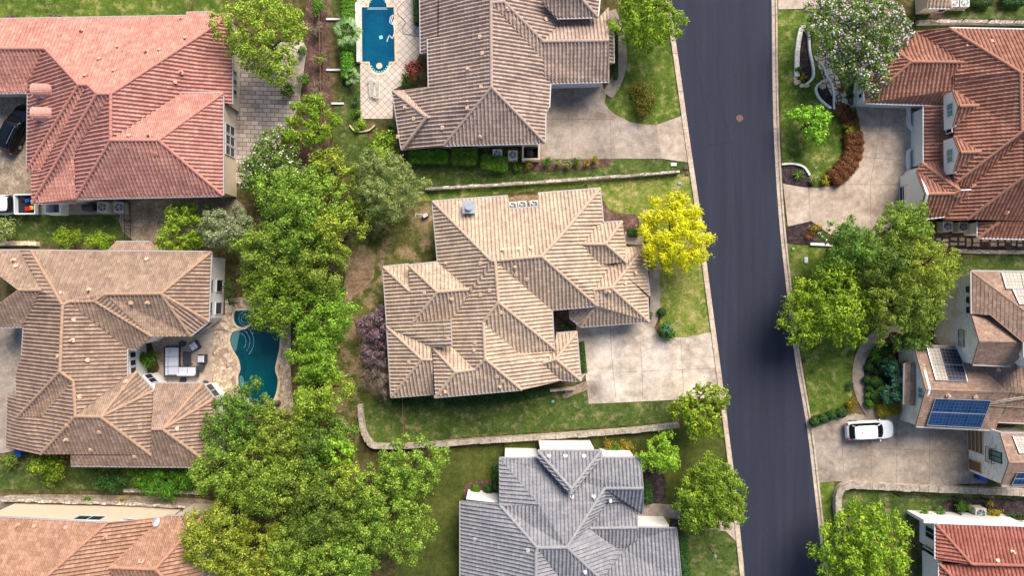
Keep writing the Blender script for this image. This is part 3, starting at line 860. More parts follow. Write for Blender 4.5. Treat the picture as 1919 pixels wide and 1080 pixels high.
opening(hH.o, Vector((q.x, q.y, 0)), d, out, 3.9, 1.0, 1.7, 2, 1, M['glass_green'], M['dark'], 'window', .07)
balc(hH, q, d, out, 3.4, 1.4)
opening(hH.o, Vector((*a.lerp(c, .32).xy, 0)), d, out, 1.15, 2.3, 2.3, 1, 4, M['timber'], M['stucco'], 'garage_door', .1)
opening(hH.o, Vector((*a.lerp(c, .84).xy, 0)), d, out, 1.0, 1.1, 2.0, 1, 1, M['timber'], M['stucco'], 'garage_door', .08)
w1 = gable_wall(hH, [(1821, 588, 5.6), (1836, 640, 7.4), (1823, 683, 5.6)], M['limestone'], .55, 0)
q = (w1[0] + w1[1]) / 2; balc(hH, Vector((q.x, q.y, 0)) + w1[3] * .28, w1[2], w1[3], 4.2, 1.5)

# parapet screens of white stucco in front of the grey house and the bottom right house
def low_wall(name, parent, pts, w, h, mat, z0=0.0):
    m = MB()
    for i in range(len(pts) - 1): m.bar(Vector((pts[i].x, pts[i].y, z0 + h / 2)), Vector((pts[i + 1].x, pts[i + 1].y, z0 + h / 2)), w, h)
    return m.build(name, [mat], parent)
for s_, z_ in (("1012,841 1113,843", 3.6), ("946,855 1007,856", 2.9), ("1130,856 1186,855", 2.9), ("1196,986 1254,987", 2.6), ("874,934 933,941", 2.6)):
    low_wall('parapet', hF.o, GP(s_, z_), .24, z_ - .05, M['white'])
low_wall('parapet', hI.o, GP("1732,978 1919,985", 2.9), .3, 2.85, M['white'])
# barrel dormers on the red villa
for y_ in (169, 213):
    p, f = hA.on_roof(85, y_); p = p - Vector((0, 0, .15)); m = MB(); L = 2.0; R_ = .6
    for i in range(9):
        t0 = math.pi * i / 9; t1 = math.pi * (i + 1) / 9
        for r, fl in ((R_, 0), (R_ - .07, 1)):
            q = [Vector((p.x + s * L / 2, p.y + math.cos(t) * r, p.z + .25 + math.sin(t) * r * .9)) for s, t in ((-1, t0), (1, t0), (1, t1), (-1, t1))]
            m.poly(q)
    do = m.build('barrel_dormer', [T['red']], hA.o)
    m = MB(); m.poly([Vector((p.x - L / 2 * .8, p.y - R_ * .9, p.z + .3)), Vector((p.x, p.y - R_ * 1.25, p.z - .1)), Vector((p.x + L / 2 * .8, p.y - R_ * .9, p.z + .3)), Vector((p.x, p.y - R_ * .6, p.z + .6))])
    m.box(p + Vector((-L / 2 + .08, 0, .15)), (.06, 1.1, .8)); m.build('dormer_face', [M['trim']], do)
# chimney with metal cap on the middle house
p, f = hC.on_roof(880, 390); m = MB(); ch = MB()
ch.box(p + Vector((0, 0, .2)), (1.0, 1.0, 1.4)); cho = ch.build('chimney', [M['white']], hC.o)
m.box(p + Vector((0, 0, .95)), (1.15, 1.15, .1)); m.cyl(p + Vector((0, 0, 1.0)), .24, .3, 14); m.cyl(p + Vector((0, 0, 1.3)), .32, .06, 14); m.bar(p + Vector((-.5, -.5, 1.02)), p + Vector((.5, .5, 1.02)), .03, .03)
m.build('chimney_cap', [M['metal']], cho)
# solar arrays on the stone house
def solar(h, quad, mats, split=None, nc=None):
    Q = PX(quad); cx = sum(q[0] for q in Q) / 4; cy = sum(q[1] for q in Q) / 4
    if cx > 1915: cx = 1915
    _, ff = h.on_roof(cx, cy); v = plane(ff); P = []
    for x, y in Q:
        z = 5.0
        for _ in range(12): q = g(x, y, z); z = v[0] * q.x + v[1] * q.y + v[2] + .16
        P.append(g(x, y, z))
    m = MB(); uv = []; n = (P[1] - P[0]).cross(P[3] - P[0]).normalized()
    if n.z < 0: n = -n
    W_ = (P[1] - P[0]).length; H_ = (P[3] - P[0]).length
    cols = nc or max(2, round(W_ / 1.65)); rows = max(1, round(H_ / 1.0)) if H_ > 2.2 else 2
    rows = 2
    for i in range(cols):
        for j in range(rows):
            def pt(a, b): return P[0].lerp(P[1], a).lerp(P[3].lerp(P[2], a), b)
            a0, a1, b0, b1 = (i + .012) / cols, (i + .988) / cols, (j + .012) / rows, (j + .988) / rows
            q = [pt(a0, b0), pt(a1, b0), pt(a1, b1), pt(a0, b1)]
            mi = 1 if (split and i / cols >= split) else 0
            m.poly(q, mi); uv += [(a0 * W_, b0 * H_), (a1 * W_, b0 * H_), (a1 * W_, b1 * H_), (a0 * W_, b1 * H_)]
    nb = len(uv)
    fr = MB()
    for i in range(4): fr.bar(P[i], P[(i + 1) % 4], .05, .06)
    fr.bar(P[0].lerp(P[3], .5), P[1].lerp(P[2], .5), .05, .05)
    for j in range(4): fr.bar(P[0].lerp(P[3], (j + .5) / 4) - n * .06, P[1].lerp(P[2], (j + .5) / 4) - n * .06, .05, .05)
    so_ = m.build('solar_panel', mats, h.o); l = so_.data.uv_layers.new(name='UVMap'); l.data.foreach_set('uv', np.array(uv, np.float32).ravel())
    fr.build('panel_frame', [M['metal']], so_); return so_
solar(hH, "1737,651 1797,654 1813,715 1754,712", [M['solar_sky_sheen'], M['solar_dark']], .4, 5)  # left columns carry the painted sky reflection, right ones the bare cells
solar(hH, "1753,747 1857,751 1838,802 1737,797", [M['solar_blue']])
solar(hH, "1877,510 1985,512 1985,541 1886,541", [M['solar_sky_sheen']])
solar(hH, "1898,542 1985,542 1985,571 1911,570", [M['solar_sky_sheen']])
solar(hH, "1898,817 1985,817 1985,850 1911,850", [M['solar_sky_sheen']])
solar(hH, "1907,886 1985,886 1985,910 1896,909", [M['solar_blue']])
# satellite dish, porch columns
p, f = hE.on_roof(300, 975); m = MB(); m.tube([p + Vector((0, 0, .1)), p + Vector((0, .1, .7))], .03, 6)
R = Matrix.Rotation(math.radians(70), 3, 'Y'); n0 = len(m.v)
for i in range(14):
    t0, t1 = 2 * math.pi * i / 14, 2 * math.pi * (i + 1) / 14
    m.poly([p + Vector((0, .1, .75)) + R @ Vector((0, 0, -.08)), p + Vector((0, .1, .75)) + R @ Vector((.42 * math.cos(t0), .42 * math.sin(t0), .04)), p + Vector((0, .1, .75)) + R @ Vector((.42 * math.cos(t1), .42 * math.sin(t1), .04))])
m.build('satellite_dish', [M['trim']], hE.o)
for y_ in (203, 240, 282): 
    m = MB(); c = g(1725, y_, 0); m.cyl(c, .17, 2.75, 14); m.box(c + Vector((0, 0, .2)), (.5, .5, .4)); m.box(c + Vector((0, 0, 2.7)), (.45, .45, .14)); m.build('column', [M['white']], hG.o)
# ================================================================= GROUND, ROAD, PAVING
def ground_piece(name, pts, z, mat, label=None, sides=None):
    m = MB(); m.prism(pts, z - (.05 if sides is None else sides), z, 0); o = m.build(name, [M[mat] if isinstance(mat, str) else mat]); tag(o, kind='structure'); return o
def arc(cx, cy, r, a0, a1, n=10, ry=None): return [(cx + r * math.cos(math.radians(a0 + (a1 - a0) * i / n)), cy + (ry or r) * math.sin(math.radians(a0 + (a1 - a0) * i / n))) for i in range(n + 1)]
def ring_sheet(mb, outer, inner, z, m=0):
    if not isinstance(inner[0], (list, tuple)): inner = [inner]
    loops = [outer] + list(inner)
    tri = tessellate_polygon([[Vector((p.x, p.y, 0)) for p in l] for l in loops])
    al = [p for l in loops for p in l]
    for t in tri:
        q = [Vector((al[i].x, al[i].y, z)) for i in t]
        if (q[1] - q[0]).cross(q[2] - q[0]).z < 0: q = q[::-1]
        mb.poly(q, m)
def grow(P, d):
    P = ccw([Vector((p.x, p.y)) for p in P]); out = []; n = len(P)
    for i in range(n):
        t = (P[(i + 1) % n] - P[i - 1]).normalized(); out.append(P[i] + Vector((t.y, -t.x)) * d)
    return out
o1 = [(678, 13), (690, 13)] + arc(708, 13, 17, 180, 360, 8, 22) + [(727, 13), (738, 13), (740, 115), (730, 115)] + arc(711, 116, 18, 0, 180, 10, 20) + [(692, 115), (679, 115)]
o1 = [Vector(g(x, y).xy) for x, y in o1]
o2 = [(523, 612), (524, 650), (516, 690), (521, 712), (517, 738), (507, 757), (492, 762), (475, 757), (460, 742), (449, 724), (447, 706), (451, 692), (448, 674), (440, 660), (433, 645), (433, 630), (441, 620), (455, 618), (468, 606), (485, 600), (505, 603)]
o2 = catmull([Vector(g(x, y).xy) for x, y in o2], 4)
m = MB(); ring_sheet(m, [Vector((-320, -320)), Vector((320, -320)), Vector((320, 320)), Vector((-320, 320))], [grow(o1, .05), grow(o2, .05)], 0)
tag(m.build('ground', [M['ground']]), kind='structure')
LA = "1248,-400 1252,-60 1257,10 1265,65 1281,178 1296,285 1313,400 1328,520 1344,640 1361,770 1377,900 1396,1080 1406,1160 1440,1500"
RA = "1440,-400 1443,-60 1446,0 1449,220 1459,400 1473,535 1488,660 1512,801 1524,901 1545,1080 1556,1160 1600,1500"
def resample(P, n=80):
    out = []
    for i in range(n + 1):
        y = P[0].y + (P[-1].y - P[0].y) * i / n
        for a, b in zip(P, P[1:]):
            if (a.y - y) * (b.y - y) <= 0 and a.y != b.y: t = (y - a.y) / (b.y - a.y); out.append(a.lerp(b, t)); break
    return out
la, ra = resample(catmull(GP(LA), 5, False)), resample(catmull(GP(RA), 5, False))
m = MB()
n_ = len(la)
for i in range(n_ - 1): m.poly([(la[i].x, la[i].y, .012), (la[i + 1].x, la[i + 1].y, .012), (ra[i + 1].x, ra[i + 1].y, .012), (ra[i].x, ra[i].y, .012)][::1])
rd = MB()
for (a, b, c, d) in [tuple(f) for f in m.f]:
    rd.poly([m.v[d], m.v[c], m.v[b], m.v[a]][::-1])
# cracks and sealed lines on the asphalt belong to its surface
def cracks(mb, s, w=.03, z=.017, mi=1):
    P = catmull(GP(s), 5, False); P = [p + Vector((random.uniform(-.04, .04), random.uniform(-.04, .04), 0)) for p in P]
    L, R = strip(P, w)
    for i in range(len(P) - 1): mb.poly([(R[i].x, R[i].y, z), (R[i + 1].x, R[i + 1].y, z), (L[i + 1].x, L[i + 1].y, z), (L[i].x, L[i].y, z)][::1], mi)
cracks(rd, "1300,70 1310,140 1322,200 1328,250", .025); cracks(rd, "1335,60 1345,130 1352,200 1368,262 1376,330 1382,395 1386,420", .03)
cracks(rd, "1325,272 1345,270 1365,267", .025); cracks(rd, "1387,420 1393,425", .025)
m = MB(); 
road = rd.build('road', [M['asphalt'], M['crack']]); tag(road, kind='structure')
for nm, edge, sg in (('kerb', la, -1), ('kerb', ra, 1)):
    k = MB(); prof_ = [(0, .012), (.30, .03), (.34, .13), (.50, .14), (.52, .0)]
    for i in range(len(edge) - 1):
        def off(j):
            d = edge[min(j + 1, len(edge) - 1)] - edge[max(j - 1, 0)]; d.normalize(); nrm = Vector((-d.y, d.x, 0))
            if nrm.x * sg < 0: nrm = -nrm
            return nrm
        a, b = off(i), off(i + 1)
        for q in range(4):
            o0, z0 = prof_[q]; oq, z1 = prof_[q + 1]
            k.poly([edge[i] + a * o0 + Vector((0, 0, z0)), edge[i + 1] + b * o0 + Vector((0, 0, z0)), edge[i + 1] + b * oq + Vector((0, 0, z1)), edge[i] + a * oq + Vector((0, 0, z1))], 0)
        if i % 3 == 0:
            k.bar(edge[i] + a * .36 + Vector((0, 0, .143)), edge[i] + a * .5 + Vector((0, 0, .143)), .03, .006, 1)
            k.bar(edge[i] + a * .02 + Vector((0, 0, .016)), edge[i] + a * .3 + Vector((0, 0, .034)), .03, .006, 1)
    tag(k.build(nm, [M['kerb'], M['joint']]), kind='structure')
# lawns
_lz = [0]
def lawn(s, mat, z=.012, smooth=True, name='lawn'):
    _lz[0] += 1; z = .004 + z * .2 + .0009 * _lz[0]
    P = GP(s, 0)
    return ground_piece(name, P, z, mat)
lawn("1155,40 1200,5 1262,50 1272,110 1288,218 1232,233 1180,228 1150,210 1133,192 1160,160 1174,120 1165,70", 'lawn')
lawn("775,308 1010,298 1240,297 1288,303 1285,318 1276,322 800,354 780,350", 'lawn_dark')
lawn("800,358 1278,326 1292,322 1303,400 1312,460 1328,540 1341,622 1290,632 1240,630 1236,590 1236,500 1205,440 1120,400 1100,345 940,360 805,375 660,400 700,370", 'lawn_dry')
lawn("798,358 1085,340 1100,350 940,362 808,376", 'lawn', .016)
lawn("700,395 811,375 820,492 720,500 660,480 655,430", 'lawn_worn', .014)
lawn("655,470 720,498 735,745 678,752 672,835 625,842 612,700 640,560", 'lawn_worn', .013)
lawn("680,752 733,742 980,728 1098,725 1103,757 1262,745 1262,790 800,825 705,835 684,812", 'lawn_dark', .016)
lawn("750,850 945,832 1268,800 1365,795 1394,1080 1402,1150 740,1150 740,1000", 'lawn_olive')
lawn("1290,985 1340,990 1385,1020 1396,1075 1400,1150 1285,1150", 'lawn_dark', .016)
lawn("1456,17 1545,17 1610,140 1610,200 1612,250 1580,330 1530,350 1500,345 1500,310 1470,306 1466,303", 'lawn')
lawn("1476,458 1570,462 1610,600 1640,612 1600,650 1596,740 1590,765 1520,780 1508,700 1490,600", 'lawn')
lawn("1565,915 1600,912 1785,922 1919,930 1990,930 1990,965 1730,970 1600,1010 1575,990", 'lawn_dark')
lawn("1534,905 1562,903 1566,925 1574,990 1560,1010 1547,995", 'lawn')
lawn("-60,-60 360,-60 364,30 -60,40", 'lawn'); lawn("364,-60 430,-60 430,40 364,30", 'lawn', .016)
lawn("-60,402 246,402 246,447 -60,462", 'lawn_dark')
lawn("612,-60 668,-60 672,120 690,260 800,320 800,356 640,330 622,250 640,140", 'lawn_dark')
lawn("1768,12 1990,12 1990,42 1720,42 1720,30", 'lawn_dark'); lawn("1720,50 1990,50 1990,75 1700,80", 'lawn_dark')
lawn("1780,476 1990,476 1990,520 1800,520", 'lawn_dark'); lawn("-60,860 350,880 360,925 -60,915", 'lawn_dark')
# mulch and bare earth
_bz = [0]
def bed(s, mat='mulch', z=.022, n=4):
    _bz[0] += 1; z = z + .016 + .0006 * _bz[0]
    return ground_piece('planting_bed', catmull([Vector((p.x, p.y)) for p in GP(s)], n), z, mat)
bed("1124,352 1135,385 1160,400 1190,402 1198,420 1190,445 1160,430 1130,420"); bed("955,370 1008,366 1010,392 955,396", 'dirt')
bed("1005,298 1130,292 1132,312 1000,320", 'mulch'); bed("1030,575 1095,580 1100,615 1095,640 1085,660 1030,640", 'mulch')
bed("1500,50 1518,50 1522,100 1525,140 1512,158 1495,156 1488,145 1492,95", 'mulch_dark'); bed("1540,150 1555,160 1562,205 1545,195 1530,178", 'mulch_dark')
bed("1467,308 1500,310 1518,335 1518,350 1466,340", 'mulch_dark'); bed("1476,426 1520,415 1550,442 1560,458 1477,455", 'mulch_dark')
bed("1625,660 1650,632 1690,640 1695,700 1695,775 1650,782 1625,750 1618,700", 'mulch_dark')
bed("1203,895 1215,870 1242,880 1246,945 1205,945", 'mulch_dark'); bed("1205,975 1265,975 1275,1000 1285,1080 1205,1010", 'mulch_dark')
bed("1750,440 1990,448 1990,475 1740,468", 'mulch'); bed("575,0 612,0 614,320 560,330 540,260 570,120", 'mulch')
bed("1745,5 1770,5 1770,40 1745,40", 'mulch'); bed("876,905 935,905 935,940 876,940", 'mulch')
bed("1785,935 1990,940 1990,965 1785,965", 'mulch_dark'); bed("245,375 440,372 440,440 250,450", 'gravel'); bed("15,928 378,935 378,965 15,955", 'gravel')
bed("630,470 690,480 700,520 660,560 640,600 650,520", 'dirt', .018)
bed("1055,738 1068,738 1066,745 1056,746", 'gravel')
# paving
_sz = [0]
def slab(name, s, mat, z=.03, joints=(), n=0):
    _sz[0] += 1; z += .028 + .001 * _sz[0]
    P = [Vector((p.x, p.y)) for p in GP(s)]
    if n: P = catmull(P, n)
    m = MB(); m.prism(P, -.05, z, 0)
    for j in joints:
        a = GP(j)
        for i in range(len(a) - 1): m.bar(Vector((a[i].x, a[i].y, z)), Vector((a[i + 1].x, a[i + 1].y, z)), .024, .006, 1)
    o = m.build(name, [M[mat], M['joint']]); tag(o, kind='structure'); return o
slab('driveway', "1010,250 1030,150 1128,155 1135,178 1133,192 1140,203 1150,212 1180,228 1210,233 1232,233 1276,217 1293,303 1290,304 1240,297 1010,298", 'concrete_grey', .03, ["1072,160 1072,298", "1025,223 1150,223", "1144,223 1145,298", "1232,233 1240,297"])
slab('driveway', "1230,234 1276,217 1290,304 1240,297", 'concrete', .034)
slab('driveway', "1080,600 1217,600 1236,632 1290,632 1333,622 1353,745 1103,757 1097,700 1090,712 1078,716", 'concrete_pale', .03, ["1143,612 1147,680 1155,755", "1199,632 1203,690 1204,750", "1145,698 1345,690", "1275,634 1282,748"])
slab('driveway', "1603,195 1790,198 1790,330 1700,430 1640,447 1560,442 1545,432 1520,414 1476,424 1467,344 1500,350 1530,352 1560,348 1590,325 1605,290 1612,240", 'concrete', .03, ["1655,200 1640,290 1630,345 1632,440", "1605,245 1700,245", "1600,293 1690,300", "1515,350 1518,415", "1590,345 1690,346"])
slab('driveway', "1516,800 1560,785 1590,772 1640,782 1700,770 1850,780 1850,905 1700,913 1640,905 1565,902 1534,905", 'concrete_grey', .03, ["1577,830 1581,885", "1631,805 1632,895", "1680,790 1680,905", "1741,790 1741,910", "1640,840 1820,848"])
slab('driveway', "-60,150 60,150 70,365 -60,365", 'gravel', .03); slab('driveway', "-60,600 52,600 42,720 30,845 -60,860", 'concrete_grey', .03)
slab('driveway', "-60,362 250,370 250,402 -60,402", 'concrete_grey', .026)
slab('driveway', "1457,-60 1548,-60 1546,15 1458,17", 'concrete', .03); slab('driveway', "1330,992 1360,996 1384,1020 1375,980 1340,975", 'concrete', .03)
def path(s, w, mat, z=.035, name='path'):
    _sz[0] += 1; z += .03 + .001 * _sz[0]
    P = catmull([Vector((p.x, p.y)) for p in GP(s)], 6, False); L, R = strip(P, w); m = MB()
    for i in range(len(P) - 1): m.poly([(R[i].x, R[i].y, z), (R[i + 1].x, R[i + 1].y, z), (L[i + 1].x, L[i + 1].y, z), (L[i].x, L[i].y, z)])
    for e in (L, R):
        for i in range(len(P) - 1): m.poly([(e[i].x, e[i].y, 0), (e[i + 1].x, e[i + 1].y, 0), (e[i + 1].x, e[i + 1].y, z), (e[i].x, e[i].y, z)])
    return tag(m.build(name, [M[mat] if isinstance(mat, str) else mat]), kind='structure')
path("1143,20 1158,60 1164,110 1155,150 1138,178", 1.15, 'concrete_grey'); path("1224,470 1226,520 1227,580 1216,612", 1.0, 'concrete_grey')
path("1700,622 1650,625 1620,655 1608,690 1612,735 1638,785", 1.1, 'concrete_grey'); path("1194,957 1230,957 1275,960", 1.35, 'concrete_grey')
path("1170,445 1205,448", 1.2, 'concrete'); path("1090,640 1096,700", .5, 'lawn_dark', .04, 'grass_strip')
path("1536,100 1556,145 1572,178 1590,205", 1.3, 'path_stone'); path("1060,738 1100,722", .8, 'gravel', .02)
slab('patio', "440,108 560,70 575,90 560,200 520,280 450,345 440,340", 'pavers', .03); slab('patio', "500,85 565,70 575,90 562,190 548,150 548,112 500,112", 'concrete_pale', .036)
slab('pool_deck', "665,-60 790,-60 790,60 786,95 757,165 740,170 742,225 676,222 675,118 669,118", 'deck_diamond', .05) if 0 else None
slab('terrace', "280,630 398,600 398,740 300,722 285,715 300,690", 'concrete', .03)
# --- rectangular pool with deck (holes left for the water)
def pool(outline, wmat, copw, deck, deckmat, label, depth=1.5, spa=None):
    holes = outline
    dk_ = MB(); outer = [Vector((p.x, p.y)) for p in GP(deck)]
    # deck
    cop = grow(holes, copw)
    ring_sheet(dk_, outer, cop, .05); 
    for i in range(len(outer)):
        a, b = outer[i], outer[(i + 1) % len(outer)]; dk_.poly([(a.x, a.y, 0), (b.x, b.y, 0), (b.x, b.y, .05), (a.x, a.y, .05)])
    tag(dk_.build('pool_deck', [M[deckmat]]), kind='structure')
    root = empty('swimming_pool', (sum(p.x for p in holes) / len(holes), sum(p.y for p in holes) / len(holes), 0), label, 'swimming pool')
    L0 = root.location
    c = MB(); ring_sheet(c, cop, holes, .075)
    for e, s in ((cop, 1), (holes, -1)):
        for i in range(len(e)):
            a, b = e[i], e[(i + 1) % len(e)]; c.poly([(a.x, a.y, -.12), (b.x, b.y, -.12), (b.x, b.y, .075), (a.x, a.y, .075)])
    c.build('coping', [M['coping']], root, local=L0)
    w = MB()
    tri = tessellate_polygon([[Vector((p.x, p.y, 0)) for p in holes]])
    for t in tri:
        q = [Vector((holes[i].x, holes[i].y, .012)) for i in t]
        if (q[1] - q[0]).cross(q[2] - q[0]).z < 0: q = q[::-1]
        w.poly(q)
    w.build('water', [M[wmat]], root, local=L0)
    b_ = MB(); o_ = grow(holes, .04)
    for t in tri:
        q = [Vector((holes[i].x, holes[i].y, -depth)) for i in t]
        if (q[1] - q[0]).cross(q[2] - q[0]).z < 0: q = q[::-1]
        b_.poly(q)
    for i in range(len(o_)):
        a, b = o_[i], o_[(i + 1) % len(o_)]; b_.poly([(a.x, a.y, 0), (b.x, b.y, 0), (b.x, b.y, -depth), (a.x, a.y, -depth)])
    b_.build('basin', [M['pool_plaster']], root, local=L0)
    return root
bp = pool(ccw(o1), 'water_blue', .3, "669,-40 790,-40 790,2 787,100 770,130 752,160 736,168 736,222 676,222 675,118 669,118", 'deck_diamond', 'rectangular blue swimming pool with rounded ends on a diamond tiled deck')
L0 = bp.location
m = MB(); q = g(711, 123); m.cyl((q.x, q.y, -.3), .3, .38, 20); m.build('fountain_pedestal', [M['coping']], bp, local=L0)
m = MB()
for i in range(9):
    for (cx, cy, r, a) in ((711, 118, 15.5, 20 + 140 * i / 8), (708, 8, 15, 200 + 140 * i / 8)):
        q = g(cx + r * math.cos(math.radians(a)), cy + r * math.sin(math.radians(a))); m.box((q.x, q.y, .02), (.12, .12, .006), .785)
m.build('tile_marker', [M['pool_plaster']], bp, local=L0)
m = MB(); q = g(714, 69); m.box((q.x, q.y, .018), (.34, .34, .006), .1); m.build('drain_cover', [M['pool_plaster']], bp, local=L0)
q = GP("688,15 726,15"); m = MB(); m.bar(Vector((q[0].x, q[0].y, .018)), Vector((q[1].x, q[1].y, .018)), .2, .01); m.build('step_edge', [M['pool_tile']], bp, local=L0)
# raised white wall on the pool's west side
m = MB(); a, b = GP("671,8 674,118"); m.bar(Vector((a.x, a.y, .3)), Vector((b.x, b.y, .3)), .33, .6)
tag(m.build('pool_wall', [M['white']]), 'low white wall along the west side of the rectangular blue pool', 'wall')
def hose(name, s, w, z, mat, label, cat, n=6):
    m = MB(); P = catmull(GP(s, 0), n, False); m.tube([(p.x, p.y, z) for p in P], w, 5)
    return tag(m.build(name, [mat]), label, cat)
hose('pool_cleaner', "725,78 730,66 735,72 739,60 738,48 734,38 737,28 732,32 731,42 737,45 738,36", .05, .06, M['trim'], 'white hose of a pool cleaner floating in the rectangular pool', 'pool cleaner')
hose('power_cable', "785,68 770,65 757,62 755,50 760,40 748,28 744,18 752,8 758,2", .02, .07, M['dark'], 'thin dark cable winding over the diamond tiled pool deck', 'cable')
# --- freeform pool
tp = pool(ccw(o2), 'water_teal', .22, "398,605 422,590 422,560 470,555 545,575 545,700 552,775 470,790 430,770 402,745 398,700", 'flagstone', 'freeform teal swimming pool with curved entry steps beside the flagstone deck')
L0 = tp.location
m = MB()
for k, r in enumerate((17, 25, 33)):
    A = [g(446 + r * math.cos(math.radians(t)) * .9, 640 + r * math.sin(math.radians(t)), 0) for t in range(-75, 50, 12)]
    for i in range(len(A) - 1): m.bar(Vector((A[i].x, A[i].y, .016)), Vector((A[i + 1].x, A[i + 1].y, .016)), .06, .006)
m.build('step_edge', [M['pool_tile']], tp, local=L0)
for s_ in ("434,630 441,621 449,622 446,640 442,658 434,645", "449,706 455,706 460,722 470,742 476,756 462,742 450,724"):
    m = MB(); m.prism([Vector(p.xy) for p in catmull(GP(s_), 4)], .013, .019); m.build('shallow_step', [mat_plain('pool_step_tile', (72, 118, 124), .2, 0, .2, 9)], tp, local=L0)
# spa
root = empty('hot_tub', g(457, 597), 'small round edged teal hot tub joined to the north end of the freeform pool', 'hot tub')
sp_ = catmull([Vector(g(x, y).xy) for x, y in [(441, 584), (450, 582), (470, 582), (478, 592), (472, 604), (458, 613), (446, 610), (440, 600)]], 4)
c = MB(); cp = grow(sp_, .2); sp_ = ccw(sp_)
ring_sheet(c, cp, sp_, .16)
for e in (cp, sp_):
    for i in range(len(e)): a, b = e[i], e[(i + 1) % len(e)]; c.poly([(a.x, a.y, 0), (b.x, b.y, 0), (b.x, b.y, .16), (a.x, a.y, .16)])
c.build('rim', [M['coping']], root, local=root.location)
w = MB(); w.prism(sp_, .09, .10); w.build('water', [M['water_teal']], root, local=root.location)
w = MB(); q = g(462, 597)
for r in (.45, .72):
    A = [Vector((q.x + r * math.cos(t / 3), q.y + r * math.sin(t / 3), .104)) for t in range(20)]
    for i in range(19): w.bar(A[i], A[i + 1], .05, .008)
w.build('bench_edge', [M['pool_tile']], root, local=root.location)
# ================================================================= GARDEN WALLS AND FENCES
def stone_wall(s, w, h, label, mat='stonewall', cap=True, name='garden_wall', n=5, mats=None):
    P = catmull([Vector((p.x, p.y)) for p in GP(s)], n, False); L, R = strip(P, w); m = MB()
    L2, R2 = strip(P, w - .06)
    for i in range(len(P) - 1):
        hh = h + random.uniform(-.02, .02)
        m.poly([(R[i].x, R[i].y, 0), (R[i + 1].x, R[i + 1].y, 0), (R[i + 1].x, R[i + 1].y, hh), (R[i].x, R[i].y, hh)])
        m.poly([(L[i + 1].x, L[i + 1].y, 0), (L[i].x, L[i].y, 0), (L[i].x, L[i].y, hh), (L[i + 1].x, L[i + 1].y, hh)])
        m.poly([(R[i].x, R[i].y, hh), (R[i + 1].x, R[i + 1].y, hh), (L[i + 1].x, L[i + 1].y, hh), (L[i].x, L[i].y, hh)])
    for i in (0, len(P) - 1): m.poly([(R[i].x, R[i].y, 0), (L[i].x, L[i].y, 0), (L[i].x, L[i].y, h), (R[i].x, R[i].y, h)])
    o = m.build(name, [M[mat]]); tag(o, label, 'wall'); 
    if cap:
        c = MB()
        for i in range(len(P) - 1):
            a, b = P[i], P[i + 1]; dd = (b - a); k = max(1, int(dd.length / .55))
            for q in range(k):
                t0, t1 = q / k, (q + .96) / k; p0, p1 = a + dd * t0, a + dd * t1; j = random.uniform(-.03, .03)
                nn = Vector((-dd.y, dd.x)).normalized() * j
                c.bar(Vector((p0.x + nn.x, p0.y + nn.y, h + .04)), Vector((p1.x + nn.x, p1.y + nn.y, h + .04)), w + random.uniform(-.05, .03), .08 + random.uniform(0, .02))
        c.build('capstones', [M['coping'] if cap is True else M[cap]], o)
    return o
stone_wall("798,355 900,349 1000,343 1100,336 1200,329 1271,323", .24, .6, 'thin straight stone wall north of the middle house', cap='stonewall')
stone_wall("677,757 679,785 684,808 694,826 710,834 800,832 900,824 1000,818 1100,811 1180,805 1270,795", .46, .7, 'long pale stone wall bending round the lawn south of the middle house', cap='capstone')
stone_wall("1573,998 1567,960 1566,930 1572,914 1590,907 1640,909 1700,912 1800,916 1990,924", .62, .6, 'curved limestone wall along the south edge of the car driveway', cap='capstone')
stone_wall("1790,470 1850,472 1990,473", .35, .4, 'low stone wall behind the air conditioners of the terracotta house', cap='stonewall')
stone_wall("12,932 120,936 250,940 378,947", .25, .8, 'weathered stone wall between the brown house and the corner villa', cap='stonewall')
stone_wall("235,918 378,922", .3, .3, 'short broken stone edging behind the shrubs of the brown house', cap='stonewall')
stone_wall("1716,44 1800,43 1990,46", .35, .5, 'grey stone wall behind the terracotta house near the top edge', cap='stonewall')
stone_wall("-40,458 40,456 75,457", .4, .5, 'short beige wall stub above the brown house at the left edge', 'coping', cap='coping')
stone_wall("1492,144 1492,115 1494,85 1500,55 1508,52", .42, .3, 'straight white stone edging on the roadside flank of the long planting bed', 'limestone', cap=False)
stone_wall("1514,62 1516,95 1522,125 1522,145 1510,158", .2, .3, 'wavy white edging on the house side of the long planting bed', 'white', cap=False)
stone_wall("1540,152 1528,165 1533,182 1545,195 1556,203", .18, .25, 'curved white edging of the small dark bed by the stepping stones', 'white', cap=False)
stone_wall("1562,205 1560,165 1550,145 1540,120", .16, .2, 'narrow white edging on the left of the flagstone path', 'white', cap=False)
stone_wall("1464,308 1485,307 1505,313 1516,328", .18, .25, 'white curved edging at the driveway corner above the road', 'white', cap=False)
stone_wall("1517,457 1558,459", .25, .25, 'short straight white edging under the orange grass clump', 'white', cap=False)
stone_wall("1532,436 1548,450", .16, .2, 'slanting white edging next to the big driveway mouth', 'white', cap=False)
stone_wall("656,235 664,244 672,247 684,246 694,243 703,235", .14, .25, 'curved white stone edging round the yellow green bush south of the pool deck', 'coping', cap=False)
stone_wall("1700,198 1700,215 1700,232 1708,243 1724,246", .22, .5, 'curved white planter wall at the north side of the terracotta porch', 'white', cap=False)
stone_wall("1722,283 1700,283 1700,320", .22, .5, 'white planter wall at the south side of the terracotta porch', 'white', cap=False)
stone_wall("1690,346 1722,334", .35, 2.4, 'white buttress wall beside the dark garage of the terracotta house', 'white', cap=False)
stone_wall("1060,740 1078,727", .01, .01, 'x', cap=False) if 0 else None
stone_wall("1030,730 1077,726", .2, .9, 'narrow pale screen wall behind the middle house next to the driveway', 'kerb', cap=False)
